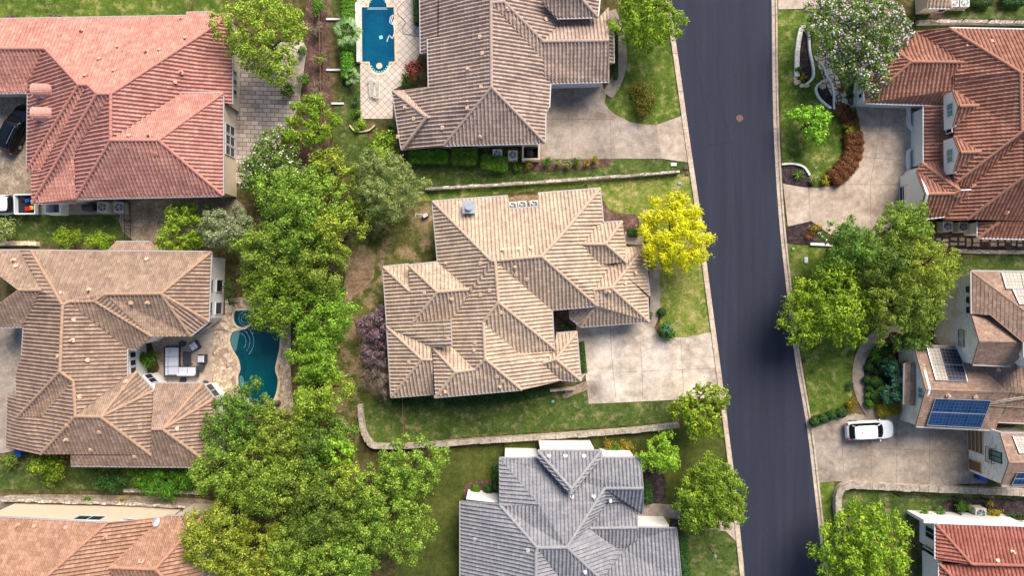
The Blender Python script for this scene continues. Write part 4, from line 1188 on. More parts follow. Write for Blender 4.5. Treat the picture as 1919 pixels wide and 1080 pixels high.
stone_wall("614,17 635,17", .16, .15, 'northern white edging stub crossing the strip lawn by the wire fence', 'white', cap=False) if 0 else None
for y_, lb in ((36, 'northernmost of the three short white edgings crossing the strip lawn'), (131, 'middle of the three short white edgings crossing the strip lawn'), (194, 'southernmost of the three short white edgings crossing the strip lawn')):
    m = MB(); a, b = GP("%d,%d %d,%d" % (612 if y_ < 190 else 622, y_, 645, y_)); m.bar(Vector((a.x, a.y, .1)), Vector((b.x, b.y, .1)), .18, .2)
    tag(m.build('lawn_edging', [M['trim']]), lb, 'edging')
def fence(s, h, label, step=2.4, rails=2, mat='dark', pick=.3):
    P = GP(s); o = empty('fence', P[0], label, 'fence'); L0 = P[0]
    pk = MB(); pi = MB()
    for i in range(len(P) - 1):
        a, b = P[i], P[i + 1]; L = (b - a).length; n = max(1, round(L / step))
        for k in range(n + (i == len(P) - 2)):
            p = a.lerp(b, k / n); pm = MB(); pm.box((p.x, p.y, h / 2), (.08, .08, h), math.atan2((b - a).y, (b - a).x)); pm.build('post', [M[mat]], o, local=L0)
        for r in range(rails):
            z = h * (.12 + .8 * r / max(1, rails - 1)); pk.bar(a + Vector((0, 0, z)), b + Vector((0, 0, z)), .04, .05)
        k = int(L / pick)
        for q in range(k): p = a.lerp(b, (q + .5) / k); pi.box((p.x, p.y, h * .52), (.02, .02, h * .85))
    pk.build('rail', [M[mat]], o, local=L0); pi.build('pickets', [M[mat]], o, local=L0); return o
fence("602,-40 605,100 609,250 610,330", 1.2, 'rusty wire fence between the paved patio and the strip lawn', mat='timber')
fence("757,745 759,790 760,830", 1.2, 'thin fence crossing the lawn at the lower left of the middle house', mat='timber')
fence("1098,310 1097,345", 1.0, 'short thin fence running off the straight stone wall north of the middle house', mat='timber') if 0 else None
fence("1675,925 1785,930 1990,940", 1.3, 'black iron fence along the lawn below the car driveway')
fence("1785,930 1787,958", 1.2, 'short black fence leg closing the lawn near the bottom right air conditioner')
fence("1700,40 1990,44", 1.1, 'black iron fence behind the terracotta house at the top right')
fence("245,380 246,450", 1.3, 'dark fence between the air conditioners and the gravel yard at the left')
fence("945,832 946,850", 1.2, 'short wire fence from the stone wall to the grey roofed house')
fence("364,-40 364,26", 1.2, 'fence on the lawn above the red tiled villa', mat='timber')
# ================================================================= FURNITURE, MACHINES, VEHICLES
def ac_unit(px, py, label, rz=0.0, sz=.95):
    p = g(px, py, .9); p.z = 0; o = empty('air_conditioner', p, label, 'air conditioner', 'air conditioners beside the houses', rz)
    m = MB(); m.box((0, 0, .05), (sz + .15, sz + .15, .1)); m.build('pad', [M['kerb']], o)
    m = MB(); m.box((0, 0, .5), (sz, sz, .8)); m.box((0, 0, .91), (sz + .04, sz + .04, .04))
    for i in range(6):
        for sx in (-1, 1): m.box((sx * sz / 2, 0, .2 + i * .11), (.04, sz * .9, .03)); m.box((0, sx * sz / 2, .2 + i * .11), (sz * .9, .04, .03))
    m.build('casing', [M['acbody']], o)
    m = MB(); m.cyl((0, 0, .92), sz * .40, .03, 24); m.build('fan_well', [M['dark']], o)
    m = MB()
    for k in range(5):
        t = k * 2 * math.pi / 5; R = Matrix.Rotation(t, 3, 'Z') @ Matrix.Rotation(.3, 3, 'X'); m.box(Vector((math.cos(t), math.sin(t), 0)) * sz * .2 + Vector((0, 0, .965)), (sz * .34, sz * .12, .015), R=R)
    m.cyl((0, 0, .95), .09, .05, 12); m.build('fan', [M['metal']], o)
    m = MB()
    for r in (.15, .27, .39):
        for k in range(20):
            a = 2 * math.pi * k / 20; b = 2 * math.pi * (k + 1) / 20
            m.bar((sz * r * math.cos(a), sz * r * math.sin(a), 1.0), (sz * r * math.cos(b), sz * r * math.sin(b), 1.0), .015, .015)
    for k in range(8): a = 2 * math.pi * k / 8; m.bar((0, 0, 1.0), (sz * .42 * math.cos(a), sz * .42 * math.sin(a), 1.0), .015, .015)
    m.build('grille', [M['metal']], o); return o
ac_unit(192, 388, 'white air conditioner beside the black barbecue under the red villa'); ac_unit(223, 388, 'white air conditioner nearest the dark fence south of the red villa')
ac_unit(932, 288, 'left one of the two air conditioners behind the hedge of the top centre house', 0, .85); ac_unit(961, 290, 'right one of the two air conditioners behind the hedge of the top centre house', 0, .85)
ac_unit(961, 386, 'leftmost of the three air conditioners in the roof notch of the middle house', .07, .8); ac_unit(979, 384, 'middle one of the three air conditioners in the roof notch of the middle house', .07, .8); ac_unit(1001, 383, 'rightmost of the three air conditioners in the roof notch of the middle house', .07, .8)
ac_unit(1776, 424, 'left air conditioner under the south eaves of the terracotta house', 0, .9); ac_unit(1805, 425, 'right air conditioner under the south eaves of the terracotta house', 0, .9)
ac_unit(1838, 963, 'lone air conditioner between round bushes north of the deep red roof', 0, 1.0)
ac_unit(1788, 3, 'left air conditioner beside the small tan roof at the top right edge', 0, .85); ac_unit(1808, 3, 'right air conditioner beside the small tan roof at the top right edge', 0, .85)
def planter(px, py, w, d, label, rz=0, wallm='white', inside='dark', h=1.3):
    p = g(px, py, h); p.z = 0; o = empty('service_pen', p, label, 'screen wall', None, rz); m = MB()
    for sx in (-1, 1): m.box((sx * (w / 2 - .08), 0, h / 2), (.16, d, h))
    for sy in (-1, 1): m.box((0, sy * (d / 2 - .08), h / 2), (w - .32, .16, h))
    m.build('wall', [M[wallm]], o); m = MB(); m.box((0, 0, .03), (w - .3, d - .3, .06)); m.build('floor', [M[inside]], o); return o
planter(98, 389, 1.6, 1.2, 'white walled pen with a dark inside between the pickup and the barbecue')
planter(995, 284, 1.7, 1.5, 'pale walled bin pen at the southeast corner of the top centre house', 0, 'stucco')
def bin_(px, py, z, col, label, rz=0.0):
    p = g(px, py, 1.0); p.z = 0; o = empty('wheelie_bin', p, label, 'bin', None, rz)
    m = MB(); m.prism([Vector(q) for q in ((-.26, -.3), (.26, -.3), (.26, .3), (-.26, .3))], .08, .95); m.build('body', [M[col]], o)
    m = MB(); m.box((0, 0, .99), (.6, .7, .07)); m.bar((-.25, -.38, .98), (.25, -.38, .98), .05, .05); m.build('lid', [M[col]], o)
    for sx in (-1, 1): m = MB(); m.tube([(sx * .24, -.3, .1), (sx * .3, -.3, .1)], .1, 10); m.build('wheel', [M['rubber']], o)
bin_(1847, 886, 0, 'blue', 'blue wheelie bin inside the alcove of the stone house', .3); bin_(1843, 897, 0, 'blue', 'dark blue bin with closed lid beside the lighter alcove bin', 1.2)
bin_(33, 849, 0, 'blue', 'blue wheelie bin below the west eaves of the brown house', .1); bin_(993, 285, 0, 'dark', 'dark bin standing inside the pale walled bin pen', .1)
# barbecue
p = g(165, 388, .9); p.z = 0; o = empty('barbecue', p, 'covered black barbecue between the white pen and the air conditioners', 'barbecue')
m = MB(); m.box((0, 0, .45), (1.2, .6, .7))
for sx in (-1, 1):
    for sy in (-1, 1): m.box((sx * .5, sy * .22, .08), (.06, .06, .16))
m.build('cabinet', [M['dark']], o)
m = MB(); m.tube([(-.5, 0, .85), (.5, 0, .85)], .3, 14); m.build('lid', [M['wicker']], o)
# --- outdoor lounge on the terrace (positions in px)
def T3(px, py): v = g(px, py, .4); v.z = 0.075; return v
def sofa_unit(cx, cy, w, d, back, rz, label):
    o = empty('sofa', T3(cx, cy), label, 'sofa', None, rz); return o
so_ = empty('corner_sofa', T3(335, 690), 'L shaped dark wicker sofa with pale cushions on the terrace', 'sofa')
k_ = S * .98
m = MB()
def bx(x0, y0, x1, y1, z0, z1, mb):      # box from photo px rectangle relative to the sofa
    a, b = T3(x0, y0) - so_.location, T3(x1, y1) - so_.location
    mb.box(((a.x + b.x) / 2, (a.y + b.y) / 2, (z0 + z1) / 2), (abs(b.x - a.x), abs(b.y - a.y), z1 - z0))
bx(312, 649, 336, 706, .05, .32, m); bx(336, 687, 371, 706, .05, .32, m); bx(311, 649, 314, 706, .32, .75, m); bx(314, 703, 371, 706, .32, .75, m); bx(369, 688, 372, 703, .32, .55, m); bx(314, 648, 336, 650.5, .32, .6, m)
m.build('wicker_frame', [M['wicker']], so_)
for r in ((318, 651, 335, 667.5), (318, 668.5, 335, 686), (318, 687, 335, 702), (336, 688, 352, 702), (353, 688, 368, 702)):
    m = MB(); bx(*r, .32, .48, m); m.build('seat_cushion', [M['cushion']], so_)
for r in ((314.5, 651, 318, 668), (314.5, 669, 318, 686), (314.5, 687, 318, 702), (336, 699.5, 352, 703), (353, 699.5, 368, 703)):
    m = MB(); bx(*r, .45, .82, m); m.build('back_cushion', [M['cushion']], so_)
def armchair(px, py, rz, label):
    o = empty('lounge_chair', T3(px, py), label, 'armchair', 'wicker armchairs on the terrace', rz)
    m = MB(); m.box((0, 0, .18), (.8, .8, .26)); m.box((0, -.38, .5), (.8, .08, .45))
    for sx in (-1, 1): m.box((sx * .38, 0, .42), (.07, .8, .28))
    m.build('wicker_frame', [M['wicker']], o)
    m = MB(); m.box((0, .03, .39), (.66, .7, .15)); m.build('seat_cushion', [M['cushion']], o); m = MB(); m.box((0, -.28, .58), (.64, .14, .32)); m.build('back_cushion', [M['cushion']], o)
armchair(365, 648, math.radians(120), 'tilted pale cushioned armchair at the northeast of the terrace lounge'); armchair(379, 672, math.radians(90), 'straight pale cushioned armchair east of the dark coffee table')
def rtable(px, py, label):
    o = empty('side_table', T3(px, py), label, 'side table'); m = MB(); m.cyl((0, 0, .45), .33, .04, 20); m.build('table_top', [M['wicker']], o); m = MB(); m.cyl((0, 0, 0), .2, .45, 12); m.build('base', [M['wicker']], o)
rtable(342.5, 644, 'round black side table at the north end of the corner sofa'); rtable(378, 688.5, 'round black side table at the east end of the corner sofa'); 
p = T3(351, 671); o = empty('coffee_table', p, 'dark rectangular coffee table in front of the corner sofa', 'table'); m = MB(); m.box((0, 0, .4), (.8, 1.25, .05)); m.build('table_top', [M['wicker']], o)
for sx in (-1, 1):
    for sy in (-1, 1): m = MB(); m.box((sx * .35, sy * .57, .19), (.06, .06, .38)); m.build('leg', [M['wicker']], o)
def pot(px, py, r, label, mat='dark', plant=None):
    o = empty('plant_pot', T3(px, py), label, 'plant pot'); m = MB(); m.tube([(0, 0, 0), (0, 0, .4)], [r * .7, r], 14); m.build('pot', [M[mat]], o)
    m = MB(); m.tube([(0, 0, .38), (0, 0, .42)], [r * 1.08, r * 1.08], 14); m.build('rim', [M[mat]], o)
pot(343, 713, .28, 'black round pot just south of the corner sofa'); pot(385, 718, .26, 'small dark pot by the window corner of the brown house', 'wicker')
pot(1755, 640, .3, 'pale pot at the arched doorway of the stone house', 'coping')
hose('garden_hose', "372,620 385,626 395,621 408,618 425,620 437,624", .02, .07, M['dark'], 'dark hose lying over the flagstones towards the teal pool', 'hose')
# pool side grates / loungers on diamond deck
def lounger(px, py, rz, label):
    o = empty('sun_lounger', T3(px, py), label, 'sun lounger', 'slatted loungers by the blue pool', rz)
    m = MB()
    for sx in (-1, 1): m.box((sx * .27, 0, .3), (.05, 1.8, .05))
    for y_ in (-.85, .85): m.box((0, y_, .3), (.5, .05, .05))
    m.build('frame', [M['trim']], o); m = MB()
    for i in range(15): m.box((0, -.8 + i * .115, .33 + (max(0, i - 9)) * .05), (.5, .05, .02))
    m.build('slats', [M['acbody']], o)
    for sx in (-1, 1):
        for sy in (-1, 1): m = MB(); m.box((sx * .25, sy * .7, .14), (.05, .05, .28)); m.build('leg', [M['trim']], o)
lounger(697, 163, .12, 'slatted pale lounger on the diamond deck nearer the strip lawn'); lounger(706, 166, -.05, 'slatted pale lounger on the diamond deck nearer the tan roof')
# utility boxes, manhole
def manhole(px, py, r, label):
    p = g(px, py); m = MB(); m.cyl((p.x, p.y, .013), r, .012, 28); o = m.build('manhole_cover', [mat_plain('rusty_iron', (120, 84, 84), .8, .2, .3, 14)]); tag(o, label, 'manhole cover')
    m = MB()
    for k in range(28):
        a, b = 2 * math.pi * k / 28, 2 * math.pi * (k + 1) / 28; m.bar((p.x + r * math.cos(a), p.y + r * math.sin(a), .027), (p.x + r * math.cos(b), p.y + r * math.sin(b), .027), .06, .01)
    for k in range(-2, 3): m.bar((p.x - r * .6, p.y + k * .1, .027), (p.x + r * .6, p.y + k * .1, .027), .03, .008)
    m.build('rim', [M['joint']], o)
manhole(1386, 221, .32, 'round rusty manhole cover in the upper half of the road')
def meter(px, py, w, d, mat, label, rz=0.0):
    p = g(px, py); o = empty('utility_box', (p.x, p.y, 0), label, 'utility box', None, rz); m = MB(); m.box((0, 0, .06), (w, d, .12)); m.build('box', [M[mat]], o); m = MB(); m.box((0, 0, .13), (w * .8, d * .7, .02)); m.build('lid', [M[mat]], o)
meter(1262, 308, .55, .3, 'trim', 'white utility box on the grass by the top centre driveway'); meter(1273, 343, .36, .24, 'green', 'pale green utility lid in the grass near the stone wall end'); meter(1285, 314, .42, .36, 'joint', 'round brown lid in the kerbside grass by the driveway corner')
meter(1510, 487, .34, .55, 'trim', 'white utility box on the lawn by the right kerb'); meter(1486, 466, .25, .22, 'green', 'small pale green lid at the right kerb below the triangular bed'); meter(1036, 752, .26, .24, 'green', 'small green lid in the lawn south of the middle house')
meter(1287, 326, .3, .2, 'joint', 'small brown lid in bare grass beside the kerb under the round lid')
meter(656, 742, .5, .5, 'metal', 'grey utility cabinet half hidden among the trees') if 0 else None
meter(640, 870, .7, .6, 'dark', 'dark metal box between the bright green tree and the oaks')
def lampstand(px, py, label):
    p = g(px, py); o = empty('garden_lamp', (p.x, p.y, 0), label, 'garden lamp'); m = MB(); m.cyl((0, 0, 0), .04, 2.0, 8); m.build('post', [M['dark']], o); m = MB(); m.tube([(0, 0, 1.95), (0, 0, 2.2)], [.18, .1], 8); m.build('lantern', [M['metal']], o)
lampstand(1329, 1028, 'small garden lamp on the lawn corner between the grey roof and the kerb')
# swing-like frame by the NW corner of the middle house
p = g(796, 402, 1); p.z = 0; o = empty('hose_reel', p, 'white and blue hose reel cart at the northwest corner of the middle house', 'hose reel', None, .5); m = MB(); m.box((0, 0, .35), (.5, .35, .5)); m.build('case', [M['acbody']], o); m = MB(); m.tube([(-.3, 0, .35), (.3, 0, .35)], .24, 14); m.build('reel', [M['blue']], o); m = MB(); m.bar((.0, .1, .5), (-.75, .45, .95), .05, .05); m.bar((-.9, .3, .95), (-.6, .6, .95), .06, .06); m.build('handle', [M['trim']], o)
# garden stones
def stones(s, label, group, rs=(.3, .5), cat='stone', mat='coping'):
    for i, (x, y) in enumerate(PX(s)):
        p = g(x, y); r = random.uniform(*rs); m = MB(); n = 9
        for ring, (zz, q) in enumerate(((0, 1.0), (.16, 1.02), (.28, .7))): pass
        R = [random.uniform(.75, 1.15) * r for _ in range(n)]
        P = [[(p.x + R[k] * q * math.cos(k * 2 * math.pi / n), p.y + R[k] * q * math.sin(k * 2 * math.pi / n) * .85, zz) for k in range(n)] for zz, q in ((0, 1.), (r * .4, 1.02), (r * .62, .68))]
        for a in range(2):
            for k in range(n): k2 = (k + 1) % n; m.poly([P[a][k], P[a][k2], P[a + 1][k2], P[a + 1][k]])
        m.poly(P[2]); o = m.build('boulder', [M[mat]], smooth=False); tag(o, label[i] if isinstance(label, list) else label, cat, group)
stones("1490,147 1493,154 1503,160 1511,160", ['topmost left boulder closing the tip of the long planting bed', 'large second boulder at the lower left tip of the long bed', 'third boulder at the very bottom tip of the long bed', 'last small boulder at the right tip of the long bed'], 'boulders at the tip of the long bed', (.24, .36))
stones("1544,152 1541,162", ['grey boulder above its smaller neighbour at the bed by the stepping stones', 'smaller pale boulder touching the small dark bed by the stepping stones'], None, (.22, .36))
# flat stones laid along the bed south of the terracotta house
fl = []; NUM = 'one two three four five six seven eight nine ten eleven twelve thirteen fourteen fifteen sixteen'.split()
x = 1752
while x < 1925:
    w_ = random.uniform(9, 16); y_ = random.choice((448.5, 450)); 
    for row in (0, 1):
        if random.random() < .85:
            p = g(x + w_ / 2, y_ + row * 9 + random.uniform(-1, 1)); m = MB(); a = random.uniform(-.3, .3); W, D = w_ * S * .85, random.uniform(.3, .5)
            pts = [Vector((p.x, p.y)) + Vector((sx * W / 2 * random.uniform(.75, 1), sy * D / 2 * random.uniform(.75, 1))) for sx, sy in ((-1, -1), (1, -1), (1, 1), (-1, 1))]
            m.prism(pts, .02, .09); o = m.build('flat_stone', [M['coping']]); tag(o, 'flat stone number %s from the left, %s row, under the terracotta south eaves' % (NUM[len([q for q in fl if q == row])], ('upper', 'lower')[row]), 'stone', 'flat stones in the mulch strip'); fl.append(row)
    x += w_ + 1
def basin(): pass

# ---- vehicles
def loft(mb, st, m=0, n=5):
    """st: list of (x, half_width, z_bottom, z_top, roundness)"""
    rings = []
    for (x, w, z0, z1, r) in st:
        P = []
        for (yy, zz) in ((-w * .9, z0), (-w, z0 + .12), (-w, z0 + (z1 - z0) * .6), (-w * (1 - r * .5), z0 + (z1 - z0) * .88), (-w * (1 - r), z1), (0, z1 + .02), (w * (1 - r), z1), (w * (1 - r * .5), z0 + (z1 - z0) * .88), (w, z0 + (z1 - z0) * .6), (w, z0 + .12), (w * .9, z0)): P.append((x, yy, zz))
        b = len(mb.v); mb.v += P; rings.append((b, len(P)))
    for i in range(len(rings) - 1):
        a, k = rings[i]; b, _ = rings[i + 1]
        for q in range(k): q2 = (q + 1) % k; mb.f.append((a + q, b + q, b + q2, a + q2)); mb.m.append(m)
    a, k = rings[0]; mb.f.append(tuple(a + q for q in range(k))); mb.m.append(m)
    a, k = rings[-1]; mb.f.append(tuple(a + q for q in reversed(range(k)))); mb.m.append(m)
def bev(o, w=.03):
    md = o.modifiers.new('bevel', 'BEVEL'); md.width = w; md.segments = 2; md.limit_method = 'ANGLE'; return o
def wheels(o, xs, hw, r=.35):
    for x in xs:
        for s_ in (-1, 1):
            m = MB(); m.tube([(x, s_ * (hw - .22), r), (x, s_ * hw, r)], r, 20); w = m.build('wheel', [M['rubber']], o)
            m = MB(); m.tube([(x, s_ * (hw - .02), r), (x, s_ * (hw + .012), r)], r * .6, 12); m.build('rim', [M['metal']], w)
def suv(name, px, py, rz, paint, label, cat='car', L=4.6, W=1.86, hgt=1.68, rails=False):
    p = g(px, py, 1.0); p.z = .065; o = empty(name, p, label, cat, None, rz); l, w = L / 2, W / 2
    m = MB(); loft(m, [(-l, w * .66, .45, .8, .25), (-l + .08, w * .84, .3, .95, .2), (-l + .35, w * .96, .25, 1.02, .14), (-l * .5, w, .24, 1.04, .1), (0, w, .24, 1.03, .1), (l * .45, w, .24, 1.02, .1), (l * .72, w * .98, .26, .97, .14), (l - .3, w * .9, .3, .9, .2), (l - .08, w * .72, .36, .8, .3), (l, w * .5, .45, .7, .3)])
    b = m.build('body', [paint], o, smooth=True); sub(b)
    m = MB(); loft(m, [(-l + .16, w * .8, .95, 1.0, .2), (-l + .42, w * .84, .95, hgt - .12, .3), (-l * .5, w * .86, .95, hgt - .03, .3), (0, w * .86, .95, hgt, .28), (l * .17, w * .84, .95, hgt - .08, .28), (l * .52, w * .8, .95, 1.02, .2)])
    c = m.build('windows', [M['carglass']], o, smooth=True); sub(c)
    m = MB(); loft(m, [(-l + .42, w * .62, hgt - .15, hgt - .06, .3), (-l + .6, w * .68, hgt - .12, hgt + .0, .2), (0, w * .69, hgt - .1, hgt + .03, .2), (l * .1, w * .66, hgt - .1, hgt + .0, .2), (l * .14, w * .6, hgt - .12, hgt - .05, .3)])
    r = m.build('roof', [paint], o, smooth=True); sub(r)
    for s_ in (-1, 1):
        m = MB(); m.bar((-l + .5, s_ * w * .86, 1.0), (l * .5, s_ * w * .86, 1.0), .06, .06)
        for (x0, x1) in ((-l * .42, -l * .42), (0.0, 0.02)): m.bar((x0, s_ * w * .82, 1.0), (x1, s_ * w * .66, hgt - .05), .07, .05)
        m.bar((l * .5, s_ * w * .78, 1.02), (l * .13, s_ * w * .62, hgt - .04), .07, .05); m.bar((-l + .3, s_ * w * .76, 1.02), (-l + .5, s_ * w * .64, hgt - .08), .09, .05)
        m.build('window_pillar', [paint], o)
        m = MB(); m.box((l * .36, s_ * (w + .06), 1.0), (.12, .18, .12)); bev(m.build('wing_mirror', [paint], o), .04)
        m = MB(); m.box((l - .2, s_ * w * .68, .78), (.2, .3, .1)); bev(m.build('headlight', [M['chrome']], o), .03)
        m = MB(); m.box((-l + .12, s_ * w * .74, .85), (.12, .24, .22)); m.build('tail_light', [M['lamp']], o)
        if rails: m = MB(); m.bar((-l * .62, s_ * w * .6, hgt + .06), (l * .05, s_ * w * .6, hgt + .06), .045, .05); m.build('roof_rail', [M['chrome']], o)
    m = MB(); m.box((l - .02, 0, .55), (.06, .9, .2)); m.build('grille', [M['dark']], o)
    m = MB(); m.tube([(-l * .5, 0, hgt + .01), (-l * .55, 0, hgt + .1)], [.05, .01], 8); m.build('antenna', [M['dark']], o)
    wheels(o, (-l * .6, l * .6), w - .01); return o
def sub(o):
    md = o.modifiers.new('sub', 'SUBSURF'); md.levels = 2; md.render_levels = 2
suv('parked_car', 1632, 807, math.radians(3), M['carwhite'], 'white hatchback parked on the driveway of the stone house')
o = suv('parked_car', 26, 240, math.radians(64), M['carblack'], 'black estate car parked partly under the eaves of the red villa', rails=True, L=4.9, W=1.9)
m = MB(); m.box((-.55, 0, 1.74), (1.5, .75, .012)); m.build('sunroof', [M['carglass']], o)
# pickup
p = g(22, 383, 1.0); p.z = .075; o = empty('pickup_truck', p, 'white pickup truck with a loaded open bed at the left edge', 'pickup truck', None, math.radians(181)); w = .98
m = MB(); loft(m, [(-.2, w, .35, 1.1, .1), (1.0, w, .35, 1.12, .1), (2.0, w * .98, .35, 1.1, .15), (2.7, w * .92, .4, 1.05, .2), (2.95, w * .75, .5, .95, .3)]); sub(m.build('body', [M['carwhite']], o, smooth=True))
m = MB(); loft(m, [(-.35, w * .85, 1.05, 1.4, .2), (-.2, w * .84, 1.05, 1.82, .25), (.6, w * .84, 1.05, 1.86, .25), (.9, w * .82, 1.05, 1.75, .25), (1.4, w * .8, 1.05, 1.12, .2)]); sub(m.build('windows', [M['carglass']], o, smooth=True))
m = MB(); loft(m, [(-.24, w * .66, 1.75, 1.86, .2), (0, w * .72, 1.76, 1.92, .2), (.6, w * .72, 1.78, 1.93, .2), (.85, w * .62, 1.74, 1.84, .2)]); sub(m.build('roof', [M['carwhite']], o, smooth=True))
m = MB(); m.box((-1.35, 0, .62), (1.9, 1.9, .1))
for s_ in (-1, 1): m.box((-1.35, s_ * .92, .88), (1.9, .12, .5))
m.box((-2.32, 0, .88), (.1, 1.96, .5)); m.box((-.38, 0, .9), (.08, 1.9, .52)); bev(m.build('cargo_bed', [M['carwhite']], o)); m = MB(); m.box((-1.35, 0, .68), (1.8, 1.7, .02)); m.build('bed_liner', [M['dark']], o)
for s_ in (-1, 1): m = MB(); m.box((1.15, s_ * 1.12, 1.2), (.18, .25, .2)); bev(m.build('wing_mirror', [M['dark']], o), .03)
wheels(o, (-1.5, 2.0), w)
cargo = [('cooler', 'red', (54, 391), (.5, .35, .3), 'red cooler in the southwest corner of the pickup bed', 'cooler'), ('storage_box', 'yellow', (60, 389), (.32, .3, .25), 'yellow box beside the red cooler in the pickup bed', 'box'), ('storage_box', 'blue', (52, 376), (.34, .3, .28), 'blue box behind the cab in the pickup bed', 'box'),
         ('toolbox', 'dark', (44, 372), (.4, .3, .26), 'black toolbox near the cab in the pickup bed', 'toolbox'), ('storage_box', 'acbody', (63, 378), (.35, .4, .22), 'pale box near the tailgate of the pickup', 'box'), ('toolbox', 'red', (62, 371), (.2, .3, .2), 'small red toolbox at the tailgate end of the pickup', 'toolbox')]
for nm, c_, (x, y), (a, b, h_), lb, ct in cargo:
    q = g(x, y, .9); ob = empty(nm, (q.x, q.y, .72), lb, ct, None, random.uniform(-.4, .4)); m = MB(); m.box((0, 0, h_ / 2), (a, b, h_)); bev(m.build('body', [M[c_]], ob), .03); m = MB(); m.box((0, 0, h_ + .02), (a + .03, b + .03, .04)); m.bar((-a * .3, 0, h_ + .07), (a * .3, 0, h_ + .07), .03, .03); m.build('lid', [M[c_]], ob)

# ================================================================= TREES AND SHRUBS
LEAF = {
 'oak': mat_leaf('oak_leaf', (70, 104, 28), (112, 146, 42), (180, 196, 80)),
 'oak2': mat_leaf('yellowish_oak_leaf', (80, 108, 26), (132, 156, 42), (196, 204, 78)),
 'dark': mat_leaf('dark_leaf', (54, 88, 24), (90, 124, 38), (144, 170, 66)),
 'bright': mat_leaf('bright_leaf', (76, 116, 20), (118, 156, 30), (182, 204, 56)),
 'lime': mat_leaf('lime_leaf', (92, 138, 28), (132, 176, 42), (178, 212, 74)),
 'yellow': mat_leaf('yellow_leaf', (160, 164, 14), (212, 208, 20), (244, 238, 56), .3),
 'olive': mat_leaf('olive_leaf', (96, 112, 54), (130, 146, 76), (170, 180, 110)),
 'grey': mat_leaf('grey_green_leaf', (92, 108, 70), (128, 142, 98), (180, 190, 144)),
 'dgreen': mat_leaf('deep_green_leaf', (24, 52, 18), (44, 80, 26), (80, 118, 44)),
 'hedge': mat_leaf('hedge_leaf', (44, 88, 12), (78, 128, 22), (124, 168, 44)),
 'red': mat_leaf('reddish_leaf', (84, 40, 34), (120, 84, 44), (96, 110, 50)),
 'rust': mat_leaf('rust_leaf', (96, 56, 34), (126, 80, 42), (140, 104, 50)),
 'mid': mat_leaf('mid_green_leaf', (68, 106, 22), (110, 148, 36), (172, 196, 64)),
 'bushgold': mat_leaf('olive_gold_leaf', (70, 76, 18), (104, 106, 28), (150, 144, 44)),
 'purple': mat_leaf('purple_leaf', (92, 72, 80), (124, 100, 108), (150, 130, 134)),
 'twig': mat_leaf('bare_twig', (82, 70, 60), (118, 104, 92), (150, 138, 122), .05),
 'gold': mat_leaf('golden_leaf', (112, 104, 20), (148, 136, 30), (188, 174, 56)),
 'palm': mat_leaf('palm_leaf', (70, 104, 50), (122, 154, 92), (180, 204, 150)),
 'blue': mat_leaf('blue_green_leaf', (30, 74, 54), (52, 104, 76), (98, 144, 112)),
}
BLOOM = {'white': mat_leaf('white_petal', (206, 206, 190), (226, 224, 210), (240, 238, 230), .2), 'pink': mat_leaf('pink_petal', (200, 158, 190), (226, 196, 218), (236, 222, 236), .2), 'redf': mat_leaf('red_petal', (170, 20, 40), (196, 34, 60), (214, 60, 80), .2),
         'violet': mat_leaf('violet_petal', (120, 92, 118), (146, 116, 142), (164, 138, 160), .2)}
def quads(name, P, Tn, B, L, W, mat, parent):
    n = len(P); a = Tn * (L / 2)[:, None]; b = B * (W / 2)[:, None]
    V = np.empty((n, 4, 3), np.float32); V[:, 0] = P - a; V[:, 1] = P + b * 1 - a * .1; V[:, 2] = P + a; V[:, 3] = P - b - a * .1
    me = bpy.data.meshes.new(name); me.vertices.add(n * 4); me.vertices.foreach_set('co', V.ravel())
    me.loops.add(n * 4); me.loops.foreach_set('vertex_index', np.arange(n * 4, dtype=np.int32))
    me.polygons.add(n); me.polygons.foreach_set('loop_start', np.arange(0, n * 4, 4, dtype=np.int32)); me.polygons.foreach_set('loop_total', np.full(n, 4, np.int32))
    me.materials.append(mat); me.update(calc_edges=True); return link(name, me, parent)
def nrm(a): return a / np.maximum(np.linalg.norm(a, axis=1), 1e-6)[:, None]
